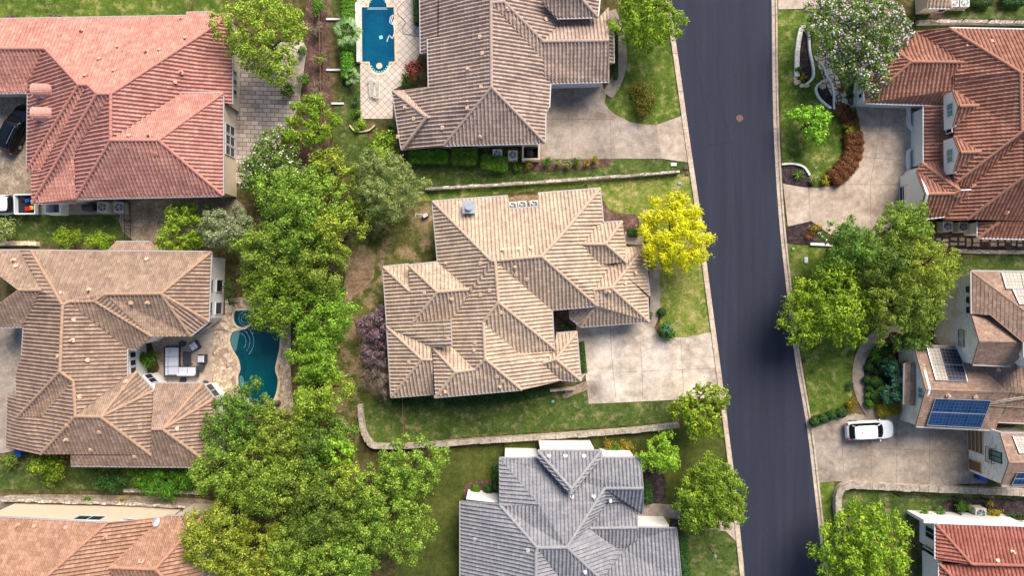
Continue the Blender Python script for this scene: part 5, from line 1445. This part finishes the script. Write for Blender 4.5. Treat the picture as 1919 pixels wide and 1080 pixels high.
def leafcloud(name, C, R, n, L, W, mat, parent, rng, frond=0.0, up=.55, zs=.8, shell=(.72, 1.08), tuft=0):
    C = np.asarray(C, float); R = np.asarray(R, float); pr = R ** 2 / (R ** 2).sum(); k = rng.choice(len(C), n, p=pr)
    d = nrm(rng.normal(size=(n, 3))); fl = (d[:, 2] < -.25) & (rng.random(n) < .75); d[fl, 2] *= -1
    s = rng.uniform(shell[0], shell[1], n) * (1 + .12 * np.sin(d[:, 0] * 7 + k) * np.cos(d[:, 1] * 6 + 2 * k))
    P = C[k] + d * (R[k] * s)[:, None] * np.array([1, 1, zs])
    if tuft:
        m_ = tuft; td = nrm(rng.normal(size=(len(C) * m_, 3)) + np.array([0, 0, .35])); td[:, 2] = np.abs(td[:, 2]) * .9 + .05 - .35 * (rng.random(len(td)) < .25)
        tk = np.repeat(np.arange(len(C)), m_); tr_ = rng.uniform(.82, 1.22, len(td)); j = k * m_ + rng.integers(0, m_, n)
        base = C[tk] + td * (R[tk] * tr_)[:, None] * np.array([1, 1, zs]); sg = (R[k] * 1.05 / math.sqrt(m_))[:, None]
        e = rng.normal(size=(n, 3)) * np.array([.8, .8, .55]); P2 = base[j] + e * sg - td[j] * np.abs(rng.normal(size=n))[:, None] * sg * .8
        use = rng.random(n) < .85; P[use] = P2[use]; d2 = nrm(e + td[j] * 1.1); d[use] = d2[use]
    nn = nrm(d * .95 + np.array([0, 0, up * .55]) + rng.normal(size=(n, 3)) * .3)
    if frond > 0: t = d * frond + rng.normal(size=(n, 3)) * (1 - frond) * .8
    else: t = rng.normal(size=(n, 3))
    t = nrm(t - nn * (t * nn).sum(1)[:, None]); b = np.cross(nn, t)
    return quads(name, P, t, b, L * rng.uniform(.7, 1.35, n), W * rng.uniform(.7, 1.35, n), mat, parent)
def limb(mb, a, b, r0, r1, rng, n=4):
    a = Vector(a); b = Vector(b); P = []
    for i in range(n + 1):
        t = i / n; q = a.lerp(b, t); q.z = a.z + (b.z - a.z) * (t ** .8)
        if 0 < i < n: q += Vector(rng.normal(size=3) * .12)
        P.append(q)
    mb.tube(P, [r0 + (r1 - r0) * i / n for i in range(n + 1)], 6)
TREES = []
def tree(px, py, rpx, hgt, leaf, label, bloom=None, nb=0, dens=1.0, L=.21, W=.105, frond=.0, clump=.2, ell=(1, 1), rot=0.0, cat='tree', group=None, seed=None, name='tree', gap=1.0, asym=.16):
    rng = np.random.default_rng(seed if seed is not None else int(px * 7 + py * 13))
    zc = hgt * .72; c = g(px, py, zc); R = rpx * S * (H - zc) / H
    o = empty(name, (c.x, c.y, 0), label, cat, group)
    ph = rng.uniform(0, 6.28, 3); ncl = max(9, int(1.5 * gap / clump ** 2)); C = []; RR = []
    cr, sr = math.cos(rot), math.sin(rot); tries = 0
    while len(C) < ncl and tries < 2500:
        tries += 1
        th = rng.uniform(0, 2 * math.pi); rr = math.sqrt(rng.random()) * .91
        env = 1 + asym * math.sin(2 * th + ph[0]) * .6 + asym * math.sin(3 * th + ph[1]) + asym * .6 * math.sin(5 * th + ph[2])
        x, y = rr * env * math.cos(th) * ell[0], rr * env * math.sin(th) * ell[1]; x, y = x * cr - y * sr, x * sr + y * cr
        r = R * clump * rng.uniform(.7, 1.35) * (1.05 - .3 * rr)
        dome = math.sqrt(max(.02, 1 - (rr) ** 2))
        z = hgt * .36 + (hgt * .64 - r * .8) * dome * rng.uniform(.64, 1.0)
        q = np.array([x * R, y * R, z])
        if any(np.linalg.norm((q - a)[:2]) < (.66 if gap >= 1 else .74) * (r + b) and abs(q[2] - a[2]) < (r + b) * .7 for a, b in zip(C, RR)): continue
        C.append(q); RR.append(r)
    area = sum(4 * r * r for r in RR); n = int(area * dens * 105 * (.26 * .13) / (L * W)); n = min(n, 75000)
    crown = leafcloud('crown', C, RR, n, L, W, LEAF[leaf], o, rng, max(frond, .45), tuft=max(6, int(12 * min(2.5, (np.mean(RR) / .9) ** 2))))
    # inner, deeper leaves fill the gaps
    C2 = [c_ * np.array([.8, .8, .82]) - np.array([0, 0, R * .14]) for c_ in C]
    leafcloud('inner_foliage', C2, [r * 1.15 for r in RR], int(n * .24), L * 1.2, W * 1.4, LEAF[leaf], crown, rng, frond, shell=(.2, 1.0))
    if bloom: leafcloud('blossom', C, [r * 1.04 for r in RR], nb, .17, .15, BLOOM[bloom], crown, rng, 0, shell=(.95, 1.12))
    mb = MB(); tr = .035 * hgt * .8 + .02; fork = Vector((rng.normal() * .2, rng.normal() * .2, hgt * .3)); limb(mb, (0, 0, -.1), fork, tr * 1.3, tr * .8, rng, 3)
    mb.build('trunk', [M['bark']], o)
    mb = MB()
    for i in range(0, len(C), max(1, len(C) // 9)): limb(mb, fork, C[i] * np.array([.95, .95, 1]) , tr * .55, .03, rng)
    mb.build('limbs', [M['bark']], o); TREES.append(o); return o
def shrub(px, py, rpx, hgt, leaf, label, ell=(1, 1), rot=0.0, L=.18, W=.1, dens=1.0, name='shrub', cat='shrub', group=None, bloom=None, nb=0, frond=0.0, cl=None, z0=0.0):
    rng = np.random.default_rng(int(px * 11 + py * 5)); c = g(px, py, hgt * .6); R = rpx * S
    o = empty(name, (c.x, c.y, z0), label, cat, group); n_c = cl or max(4, int(5 + R * 3)); C = []; RR = []; cr, sr = math.cos(rot), math.sin(rot)
    for i in range(n_c):
        th = rng.uniform(0, 6.28); rr = math.sqrt(rng.random()) * .68 if n_c > 1 else 0; r = R * (.42 if n_c > 1 else 1) * rng.uniform(.8, 1.15) * min(ell) ** .5
        x, y = rr * R * math.cos(th) * ell[0], rr * R * math.sin(th) * ell[1]; C.append([x * cr - y * sr, x * sr + y * cr, max(.2, hgt - r * .7) * rng.uniform(.75, 1) * (1 - .3 * rr)]); RR.append(r)
    n = min(24000, int(sum(4 * r * r for r in RR) * dens * 75 * (.18 * .1) / (L * W) * 1.7)) + 60
    f = leafcloud('foliage', C, RR, n, L, W, LEAF[leaf], o, rng, max(frond, .3), zs=.75, shell=(.5, 1.05), tuft=9)
    if bloom: leafcloud('blossom', C, RR, nb, .14, .12, BLOOM[bloom], f, rng, 0, shell=(.98, 1.1))
    mb = MB()
    for i in range(min(5, n_c)): limb(mb, (0, 0, 0), C[i], .05, .015, rng, 2)
    mb.build('stem', [M['bark']], o); return o
def ball(px, py, rpx, leaf, label, group, name='topiary_shrub', hgt=None):
    R = rpx * S; rng = np.random.default_rng(int(px * 3 + py)); c = g(px, py, R); o = empty(name, (c.x, c.y, 0), label, 'shrub', group)
    leafcloud('foliage', [[0, 0, R * .9]], [R], int(1500 * (R / .5) ** 2), .1, .07, LEAF[leaf], o, rng, zs=.9, shell=(.86, 1.02)); m = MB(); m.tube([(0, 0, 0), (0, 0, R)], .04, 6); m.build('stem', [M['bark']], o)
def rosette(px, py, rpx, hgt, leaf, label, n=26, cat='palm', name='palm', w=.1, seg=5, droop=.9, z=0):
    rng = np.random.default_rng(int(px + py * 3)); R = rpx * S; c = g(px, py, hgt); o = empty(name, (c.x, c.y, 0), label, cat); m = MB()
    for i in range(n):
        a = rng.uniform(0, 6.28); Lr = R * rng.uniform(.7, 1.05); e = rng.uniform(.1, .6); pts = []
        for k in range(seg + 1):
            t = k / seg; pts.append(Vector((math.cos(a) * Lr * t, math.sin(a) * Lr * t, hgt + Lr * (e * t * 1.4 - droop * .6 * t * t))))
        sd = Vector((-math.sin(a), math.cos(a), 0))
        for k in range(seg):
            w0 = w * (1 - .8 * k / seg) * (1 if k else .5); w1 = w * (1 - .8 * (k + 1) / seg); m.poly([pts[k] - sd * w0, pts[k] + sd * w0, pts[k + 1] + sd * w1, pts[k + 1] - sd * w1])
    m.build('fronds', [LEAF[leaf]], o); m = MB(); m.tube([(0, 0, 0), (0, 0, hgt)], [.14, .1], 8); m.build('trunk', [M['bark']], o)
def fanpalm(px, py, rpx, hgt, label):
    rng = np.random.default_rng(5); R = rpx * S; c = g(px, py, hgt); o = empty('fan_palm', (c.x, c.y, 0), label, 'palm'); m = MB()
    for i in range(12):
        a = i * 2.4; Lr = R * rng.uniform(.35, .8); cx, cy = math.cos(a) * Lr, math.sin(a) * Lr; zz = hgt + .3 - .25 * Lr + rng.uniform(-.1, .2)
        m.bar((0, 0, hgt - .1), (cx * .7, cy * .7, zz), .03, .02)
        for k in range(15):
            b = a + (k - 7) * .2; l_ = R * .42 * (1 - abs(k - 7) * .05); e = Vector((cx * .7 + math.cos(b) * l_, cy * .7 + math.sin(b) * l_, zz - .15)); s0 = Vector((cx * .7, cy * .7, zz)); sd = Vector((-math.sin(b), math.cos(b), 0)) * .045
            mid = s0.lerp(e, .6) + Vector((0, 0, .05)); m.poly([s0, mid + sd, e, mid - sd])
    m.build('fronds', [LEAF['palm']], o); m = MB(); m.tube([(0, 0, 0), (0, 0, hgt)], [.2, .14], 8); m.build('trunk', [M['bark']], o)
# ---- street and garden trees
tree(1267, 438, 75, 6.5, 'yellow', 'vivid yellow tree leaning over the kerb east of the middle house', L=.34, W=.10, frond=.75, clump=.21, asym=.06, dens=1.3)
tree(1315, 771, 55, 5.5, 'bright', 'bright green tree at the kerb where the long stone wall ends', L=.3, W=.18, clump=.2)
tree(1237, 854, 42, 5, 'lime', 'small lime green tree by the northeast corner of the grey roof', L=.24, W=.14, clump=.2)
tree(1335, 935, 73, 6.5, 'mid', 'round green tree overhanging the kerb east of the grey roofed house', clump=.15, dens=1.25, seed=4, asym=.1)
tree(1632, 1038, 98, 8, 'bright', 'big yellow green tree at the bottom edge beside the red roofed house', clump=.14, L=.3, W=.12, frond=.5, asym=.08)
tree(1562, 575, 90, 7, 'bright', 'broad bright green tree hanging over the right kerb', clump=.15, L=.28, W=.12, frond=.4)
tree(1600, 462, 62, 7, 'dark', 'dark olive oak next to the big driveway mouth on the right', clump=.2, frond=.5, L=.25, W=.08)
tree(1702, 430, 58, 7, 'oak', 'oak crown in front of the terracotta garage', clump=.2, frond=.5, L=.25, W=.08)
tree(1745, 505, 68, 8, 'oak2', 'yellow tinged oak beside the upper wall of the stone house', clump=.2, frond=.5, L=.25, W=.08)
tree(1700, 572, 74, 8, 'oak', 'oak over the front door of the stone house', clump=.17, frond=.5, L=.25, W=.08)
tree(1650, 500, 62, 7.5, 'dark', 'oak crown between the bright tree and the terracotta driveway', clump=.2, frond=.5, L=.25, W=.08)
tree(1712, 632, 34, 5.5, 'dark', 'low dark tree over the curved walk of the stone house', clump=.24, frond=.5)
tree(1618, 62, 96, 6.5, 'dark', 'large crape myrtle covered in pale pink blossom at the top right', 'pink', 2400, clump=.14)
tree(1526, 228, 38, 3.8, 'lime', 'small rounded pale green tree on the lawn by the rust coloured hedge', L=.22, W=.14, clump=.22)
tree(1215, 22, 72, 6.5, 'bright', 'feathery green tree hanging over the kerb at the top centre', clump=.17, frond=.6, L=.32, W=.09)
tree(488, 60, 92, 8, 'oak2', 'wide olive oak over the northeast corner of the red villa', clump=.14, gap=.8)
# ---- belt of trees between the gardens
tree(508, 305, 64, 6, 'dark', 'white flowering tree beside the paved patio of the red villa', 'white', 380, clump=.18)
tree(577, 226, 52, 6, 'bright', 'feathery yellow green tree at the edge of the paved patio', clump=.2, frond=.8, L=.42, W=.09, gap=.8)
tree(614, 318, 46, 6, 'oak2', 'golden green tree between the white flowering tree and the strip lawn', clump=.24, L=.3, W=.12)
tree(722, 345, 72, 6.5, 'olive', 'pale olive tree west of the straight stone wall', clump=.16, frond=.6, L=.34, W=.07)
tree(688, 372, 42, 5, 'bright', 'spiky bright green tree below the pale olive one', clump=.24, frond=.85, L=.45, W=.09, gap=.7)
tree(560, 395, 96, 9, 'oak', 'largest oak crown right above the teal pool garden', clump=.15)
tree(618, 430, 54, 8.5, 'oak2', 'yellow green oak at the lawn edge west of the middle house', clump=.22)
tree(505, 470, 66, 8, 'oak', 'oak crown directly east of the curved white bay', clump=.2)
tree(590, 500, 66, 8.5, 'oak', 'oak crown in the middle of the tree belt above the teal pool', clump=.2)
tree(516, 552, 74, 7.5, 'mid', 'bright leafy tree shading the north end of the teal pool', clump=.18)
tree(598, 596, 66, 7.5, 'mid', 'bright leafy tree east of the teal pool', clump=.22)
tree(590, 668, 55, 7, 'mid', 'leafy tree overhanging the east rim of the teal pool', clump=.2)
tree(425, 432, 50, 6, 'grey', 'grey green tree northeast of the brown house', clump=.22, frond=.4)
tree(338, 432, 50, 4.5, 'bright', 'feathery bright shrub tree above the brown roof', clump=.22, frond=.7, L=.36, W=.1)
tree(592, 738, 56, 7, 'oak2', 'yellow green tree southeast of the teal pool', clump=.22)
tree(438, 790, 62, 7, 'dark', 'dark leafy tree at the southeast corner of the brown house', clump=.2)
tree(520, 822, 56, 8, 'oak', 'oak crown just south of the teal pool', clump=.18)
tree(412, 885, 62, 8, 'oak', 'oak crown touching the lower eaves of the brown house', clump=.2)
tree(500, 905, 78, 9, 'oak', 'central oak crown of the southern grove', clump=.17)
tree(598, 830, 56, 7.5, 'dark', 'dark green crown between the teal pool grove and the lime tree', clump=.22)
tree(632, 845, 34, 7.8, 'lime', 'small lime green crown amid the southern grove', clump=.3, L=.3, W=.16)
tree(622, 902, 42, 7.5, 'oak2', 'golden green tree in the middle of the southern grove', clump=.26)
tree(600, 960, 74, 8.5, 'dark', 'dark oak crown in the lower half of the southern grove', clump=.18)
tree(400, 1010, 78, 8.5, 'oak2', 'yellowish oak over the corner villa roof', clump=.17)
tree(470, 1055, 66, 8, 'oak2', 'golden green oak at the bottom edge left of centre', clump=.2)
tree(560, 1050, 78, 8, 'oak', 'oak crown at the bottom edge under the golden tree', clump=.18)
tree(650, 1050, 62, 7.5, 'oak', 'green tree at the bottom edge by the olive lawn', clump=.2, frond=.4)
tree(680, 925, 50, 7.5, 'oak', 'oak crown at the west edge of the olive lawn', clump=.18, gap=.8)
tree(770, 880, 66, 7.5, 'oak', 'spreading oak below the bend of the long stone wall', clump=.17, gap=.8)
tree(735, 970, 92, 8, 'oak', 'wide ragged oak reaching furthest over the olive lawn', clump=.13, gap=.75)
tree(540, 720, 40, 6, 'dark', 'small tree overhanging the southern tip of the teal pool', clump=.26, gap=.7) if 0 else None
tree(496, 768, 26, 5.5, 'dark', 'small leafy crown reaching over the south tip of the teal pool', clump=.3, gap=.8)
# ---- shrubs
shrub(135, 450, 34, 2.0, 'bright', 'broad bright shrub row above the brown roof, left part', ell=(1.7, .7), frond=.5, L=.25, W=.08); shrub(195, 450, 22, 2.0, 'bright', 'smaller bright shrub touching the roof bay of the brown house', frond=.5, L=.25, W=.08)
shrub(8, 430, 30, 2.6, 'olive', 'olive shrub at the left edge under the pickup truck')
shrub(85, 878, 40, 2.4, 'bright', 'spreading yellow green shrub south of the brown house', L=.26, W=.12, ell=(1.1, .8)); shrub(15, 865, 20, 1.6, 'dark', 'dark shrub at the left edge under the brown house')
shrub(210, 900, 38, 2.2, 'dgreen', 'dark green shrub mass under the south eaves of the brown house', ell=(1.3, .6)); shrub(262, 895, 26, 2.2, 'hedge', 'mid green shrub next to the spiky one under the brown house')
shrub(298, 908, 34, 2.6, 'hedge', 'spiky green shrub beside the broken stone edging', frond=.9, L=.5, W=.08); shrub(342, 888, 32, 2.6, 'hedge', 'spiky green shrub tucked against the southern grove', frond=.9, L=.5, W=.08)
shrub(278, 675, 24, 1.8, 'hedge', 'round bright shrub in the nook of the brown house', L=.2, W=.12)
shrub(432, 548, 20, 2.4, 'dgreen', 'dark shrub east of the curved white bay', ell=(.7, 1.8)); shrub(165, 940, 12, .8, 'hedge', 'tiny green shrub on the weathered wall'); shrub(232, 943, 13, .8, 'gold', 'tiny yellow green shrub on the weathered wall')
def hedge(s, w, h, leaf, label, L=.14, W=.09, name='hedge', dens=1.0, blobs=True):
    P = GP(s); o = empty(name, P[0], label, 'hedge'); rng = np.random.default_rng(int(abs(P[0].x * 10) + abs(P[0].y * 7) + 99)); n = 0; C = []; RR = []
    for i in range(len(P) - 1):
        a, b = P[i], P[i + 1]; k = max(1, int((b - a).length / (w * .32)))
        for q in range(k):
            p = a.lerp(b, (q + .5) / k) - P[0]; dd = (b - a).normalized(); nn = Vector((-dd.y, dd.x, 0))
            for off in (-.26, .0, .26): C.append([p.x + nn.x * w * off, p.y + nn.y * w * off, h - w * .3 + rng.uniform(-.04, .04)]); RR.append(w * .30)
    A = sum((P[i + 1] - P[i]).length for i in range(len(P) - 1)) * (w + 2 * h); n = int(A * 800 * dens)
    leafcloud('foliage', C, RR, n, L, W, LEAF[leaf], o, rng, zs=.8, shell=(.6, 1.05)); C3 = [[c[0], c[1], h * .35] for c in C]
    leafcloud('lower_foliage', C3, [r * 1.1 for r in RR], n // 3, L, W, LEAF[leaf], o, rng, zs=1); m = MB()
    for i in range(0, len(C), 6): m.tube([(C[i][0], C[i][1], 0), (C[i][0], C[i][1], h * .6)], .03, 5)
    m.build('stem', [M['bark']], o)
hedge("657,-40 656,40 655,100", 1.15, 1.5, 'hedge', 'clipped bright hedge west of the white pool wall'); hedge("655,105 655,150", 1.1, 1.4, 'hedge', 'lower hedge stretch south of the fan palm')
hedge("772,297 838,296", 1.15, 1.3, 'hedge', 'westernmost clipped hedge block south of the top centre house'); hedge("850,294 893,296", 1.5, 1.4, 'hedge', 'middle clipped hedge block south of the top centre house'); hedge("905,305 948,310", 1.35, 1.3, 'hedge', 'clipped hedge block touching the air conditioners of the top centre house')
hedge("782,-40 784,50", .5, 1.4, 'dgreen', 'narrow dark hedge against the west wall of the top centre house'); hedge("1152,60 1152,150", .35, 1.0, 'dgreen', 'narrow planting along the walk of the top centre house')
hedge("1176,437 1194,437", .7, .8, 'dgreen', 'short dark clipped hedge between mulch bed and yellow tree'); hedge("1090,640 1093,694", .35, .7, 'dgreen', 'narrow dark green planting beside the pale driveway')
for s_, lb in (("740,748 812,748", 'dark low hedge under the southwest eaves of the middle house'), ("835,752 980,741", 'dark low hedge along the south wall of the middle house'), ("985,737 1028,730", 'small green hedge beside the narrow screen wall')): hedge(s_, .8, .7, 'dgreen', lb)
hedge("1210,690 1210,690.5", .1, .1, 'dgreen', 'x') if 0 else None
# rust hedge sweeping beside the big driveway
hedge("1566,205 1584,215 1594,235", 1.3, .9, 'rust', 'upper end of the rust red hedge beside the terracotta driveway', name='rust_hedge'); hedge("1594,250 1598,275 1592,300 1578,320 1555,338", 1.7, .9, 'rust', 'long curved rust red hedge beside the terracotta driveway', name='rust_hedge'); shrub(1591, 240, 12, 1.0, 'gold', 'golden patch of shrub in the rust red hedge'); shrub(1546, 336, 11, 1.0, 'gold', 'golden orange shrub at the south tip of the rust red hedge')
shrub(1525, 337, 13, .9, 'olive', 'olive green grassy clump beside the golden shrub tip'); rosette(1496, 327, 13, .3, 'hedge', 'small green cycad in the kerb corner bed', 24, 'cycad', 'cycad', .07)
rosette(1525, 46, 26, .8, 'olive', 'spiky grey green yucca at the head of the long planting bed', 60, 'yucca', 'yucca', .05, droop=.7); rosette(1504, 145, 11, .2, 'gold', 'small yellow centred yucca in the tip of the long planting bed', 24, 'yucca', 'yucca', .05); shrub(1494, 129, 9, .6, 'hedge', 'small green shrub at the west edge of the long planting bed')
shrub(1528, 428, 13, .8, 'gold', 'golden tufty shrub in the triangular dark bed by the kerb'); rosette(1516, 440, 13, .3, 'rust', 'orange grass clump in the triangular dark bed by the kerb', 34, 'ornamental grass', 'grass_clump', .04)
shrub(1210, 185, 35, 1.6, 'bushgold', 'round olive gold bush on the lawn of the top centre house', L=.16, W=.09, cl=9); shrub(1138, 130, 12, 1.0, 'dgreen', 'dark bush inside the curve of the walk') ; shrub(1152, 105, 8, .9, 'dgreen', 'tiny dark bush beside the small lean-to roof')
shrub(781, 135, 26, 2.6, 'red', 'reddish crape bush with crimson blossom beside the pool deck', bloom='redf', nb=150, L=.2, W=.1); shrub(760, 152, 13, 1.2, 'hedge', 'green bush at the deck corner by the crimson crape bush')
fanpalm(650, 58, 34, 1.9, 'pale fan palm beside the pool hedge'); fanpalm(659, 143, 20, 1.2, 'smaller yellow green fan palm south of the pool hedge'); rosette(666, 190, 13, .4, 'dgreen', 'dark cycad west of the slatted loungers', 30, 'cycad', 'cycad', .05); shrub(668, 212, 11, .8, 'hedge', 'small green shrub below the dark cycad')
shrub(677, 236, 18, .9, 'bright', 'yellow green bush inside the curved stone edging', ell=(1.1, .7), L=.14, W=.09); shrub(722, 274, 32, 2.4, 'bright', 'bright green bush at the southwest corner of the top centre house', L=.26, W=.12); shrub(733, 240, 10, 1.0, 'dgreen', 'small dark bush against the west wall of the top centre house', ell=(.6, 1.6))
for x, y, r, lf, lb in ((1027, 303, 11, 'hedge', 'first green bush from the bin pen in the driveway bed'), (1045, 304, 9, 'olive', 'second bush from the bin pen, dull green'), (1063, 307, 11, 'olive', 'third bush from the bin pen, pale green'), (1082, 303, 10, 'hedge', 'fourth bush from the bin pen, dark centred'), (1100, 306, 8, 'gold', 'yellow bush fifth from the bin pen'), (1118, 300, 10, 'gold', 'yellow green bush at the road end of the driveway bed'), (988, 307, 11, 'gold', 'yellow bush under the bin pen wall'), (968, 311, 9, 'hedge', 'small green bush between hedge and bin pen')): shrub(x, y, r, 1.0, lf, lb, L=.13, W=.08)
shrub(1253, 612, 24, 1.4, 'hedge', 'leafy green bush at the corner of the pale driveway', L=.24, W=.12); ball(1240, 585, 8, 'dgreen', 'small dark round bush above the leafy driveway bush', None); rosette(1250, 617, 15, 1.5, 'blue', 'pale blue green agave in the driveway corner bush', 18, 'agave', 'agave', .07)
shrub(1220, 590, 9, .8, 'olive', 'thin olive bush between the walk and the east wall of the middle house', ell=(.5, 1.8)); shrub(1224, 500, 8, .8, 'gold', 'yellow green bush under the yellow tree by the walk')
tree(705, 615, 37, 3.2, 'purple', 'purple leaved small tree west of the middle house', L=.22, W=.08, clump=.26, bloom='violet', nb=200); tree(716, 712, 38, 3.0, 'twig', 'bare grey twiggy tree at the southwest corner of the middle house', L=.4, W=.03, frond=.7, clump=.26, dens=.5); tree(700, 668, 26, 3.0, 'purple', 'lower purple brown bush between the purple tree and the bare tree', L=.24, W=.06, clump=.3, dens=.7)
# grey house plants
shrub(1163, 838, 26, 1.3, 'gold', 'bronze green shrub bank north of the grey roof', ell=(1.5, .6)); shrub(1150, 843, 14, 1.3, 'hedge', 'green bush in front of the white parapet of the grey roofed house'); ball(891, 917, 9, 'hedge', 'round bush left of its twin beside the grey roof', None); ball(915, 918, 9, 'dgreen', 'round bush right of its twin beside the grey roof', None)
hedge("929,868 930,912", .5, 1.0, 'dgreen', 'dark narrow hedge along the west wall of the grey roofed house'); hedge("1212,900 1213,940", .7, .9, 'dgreen', 'dark hedge east of the grey roof beside the mulch'); hedge("1200,976 1252,975", .5, .6, 'gold', 'low yellow green hedge under the short walk'); hedge("1275,1000 1283,1075", .8, 1.0, 'dgreen', 'dark hedge along the lower east side of the grey roofed house')
# stone house garden
for i, (x, y, r) in enumerate(((1526, 791, 9.5), (1543, 785, 9), (1558, 778, 9.5), (1576, 774, 10))): ball(x, y, r, 'dgreen', 'clipped round bush number %s from the road in the row edging the car driveway' % ('one', 'two', 'three', 'four')[i], 'clipped bushes edging the car driveway')
shrub(1596, 761, 17, .7, 'gold', 'golden green low bush between the walk and the clipped row', ell=(.8, 1.2), L=.12, W=.08); hedge("1640,768 1680,762", 1.35, .8, 'gold', 'golden clipped hedge at the top of the car driveway', L=.1, W=.07)
for i, (x, y, r, lf) in enumerate(((1658, 652, 15, 'dgreen'), (1628, 688, 8, 'dgreen'), (1625, 712, 8, 'dgreen'), (1640, 715, 12, 'dgreen'), (1629, 728, 8, 'dgreen'), (1640, 743, 12, 'dgreen'), (1629, 742, 8, 'hedge'), (1630, 756, 9, 'hedge'))):
    ball(x, y, r, lf, ['large clipped bush at the top of the curved walk bed', 'small clipped bush under the cycad in the curved walk bed', 'small clipped bush left of the large mid bed ball', 'large clipped ball in the middle of the curved walk bed', 'small clipped bush just under the mid bed balls', 'large clipped ball above the golden hedge', 'small light green ball left of the large lower ball', 'lowest light green ball against the walk'][i], None)
rosette(1641, 665, 20, .6, 'hedge', 'large cycad with orange centre in the curved walk bed', 44, 'cycad', 'cycad', .07); rosette(1648, 694, 16, .5, 'dgreen', 'dark cycad in the middle of the curved walk bed', 36, 'cycad', 'cycad', .06); rosette(1652, 728, 16, .5, 'hedge', 'cycad beside the lower blue green tree', 36, 'cycad', 'cycad', .06); shrub(1668, 663, 11, .8, 'gold', 'yellow green bush beside the large cycad')
tree(1678, 691, 22, 2.6, 'blue', 'blue green cloud pruned tree north of the stone porch', L=.16, W=.08, clump=.34, frond=.5); tree(1676, 737, 22, 2.6, 'blue', 'blue green cloud pruned tree south of the stone porch', L=.16, W=.08, clump=.34, frond=.5)
rosette(1593, 725, 12, .3, 'dgreen', 'dark cycad on the lawn next to the curved walk', 34, 'cycad', 'cycad', .05); rosette(1522, 697, 6, .1, 'dgreen', 'small dark tuft in the middle of the right lawn', 16, 'tuft', 'tuft', .04); rosette(1508, 676, 5, .1, 'dgreen', 'small dark tuft near the right kerb', 14, 'tuft', 'tuft', .04); rosette(1592, 664, 8, .2, 'dgreen', 'dark tuft on the lawn beneath the broad bright tree', 20, 'tuft', 'tuft', .04)
hedge("1690,645 1745,650", .6, .8, 'dgreen', 'dark hedge between the walk and the stone wall')
# bottom right plants
for x, y, r, lf, lb in ((1730, 964, 14, 'hedge', 'first bush from the big tree along the white wall'), (1758, 965, 17, 'hedge', 'large green bush second along the white wall'), (1778, 969, 9, 'gold', 'small gold bush third along the white wall'), (1805, 950, 15, 'hedge', 'round green bush left of the lone air conditioner'), (1862, 955, 17, 'gold', 'yellow green bush right of the lone air conditioner'), (1893, 971, 14, 'dgreen', 'dark bush near the lower right edge'), (1915, 972, 12, 'dgreen', 'dark bush cut by the lower right edge')): shrub(x, y, r, 1.2, lf, lb, L=.14, W=.09)
for x, lb in ((1830, 'left dark hedge behind the top right air conditioners'), (1890, 'right dark hedge behind the top right air conditioners')): hedge("%d,4 %d,5" % (x - 18, x + 20), 1.0, .9, 'dgreen', lb)
shrub(462, 80, 14, 2.0, 'dark', 'dark undergrowth beside the oak at the red villa') if 0 else None
shrub(568, 95, 12, 1.2, 'hedge', 'green bush at the head of the paved patio') ; shrub(570, 150, 13, 1.4, 'hedge', 'green bush on the earth bank east of the paved patio'); shrub(600, 110, 16, 1.6, 'olive', 'yellowish bush on the wire fence', frond=.5); shrub(545, 170, 20, 1.6, 'dark', 'dark leafy bush over the paver edge', ell=(1.1, .8)); shrub(590, 55, 18, 1.4, 'twig', 'dry twiggy bush near the top of the wire fence', L=.3, W=.03, dens=.6); shrub(595, 175, 22, 1.4, 'twig', 'dry twiggy bush halfway along the wire fence', L=.3, W=.03, dens=.6, ell=(.8, 1.4)); shrub(592, 12, 18, 1.6, 'hedge', 'green bush at the top of the wire fence')
shrub(100, 29, 9, .5, 'purple', 'right tuft of lavender along the north eaves of the red villa', ell=(2.6, .6)); shrub(15, 30, 9, .5, 'purple', 'left tuft of lavender along the north eaves of the red villa', ell=(1.6, .6))
shrub(395, 408, 26, 2.4, 'grey', 'grey leaved shrub southeast of the red villa'); shrub(1062, 610, 14, 1.2, 'dgreen', 'dark bush in the shaded entry court of the middle house', ell=(.9, 1.2)); shrub(1580, 95, 10, 1.0, 'dgreen', 'dark planting under the crape myrtle') if 0 else None
shrub(1592, 178, 14, 1.2, 'dgreen', 'dark green bush against the white wall by the flagstone path', ell=(.6, 1.5)); shrub(1577, 165, 8, .7, 'rust', 'reddish low shrub beside the flagstone path', ell=(.7, 1.6))
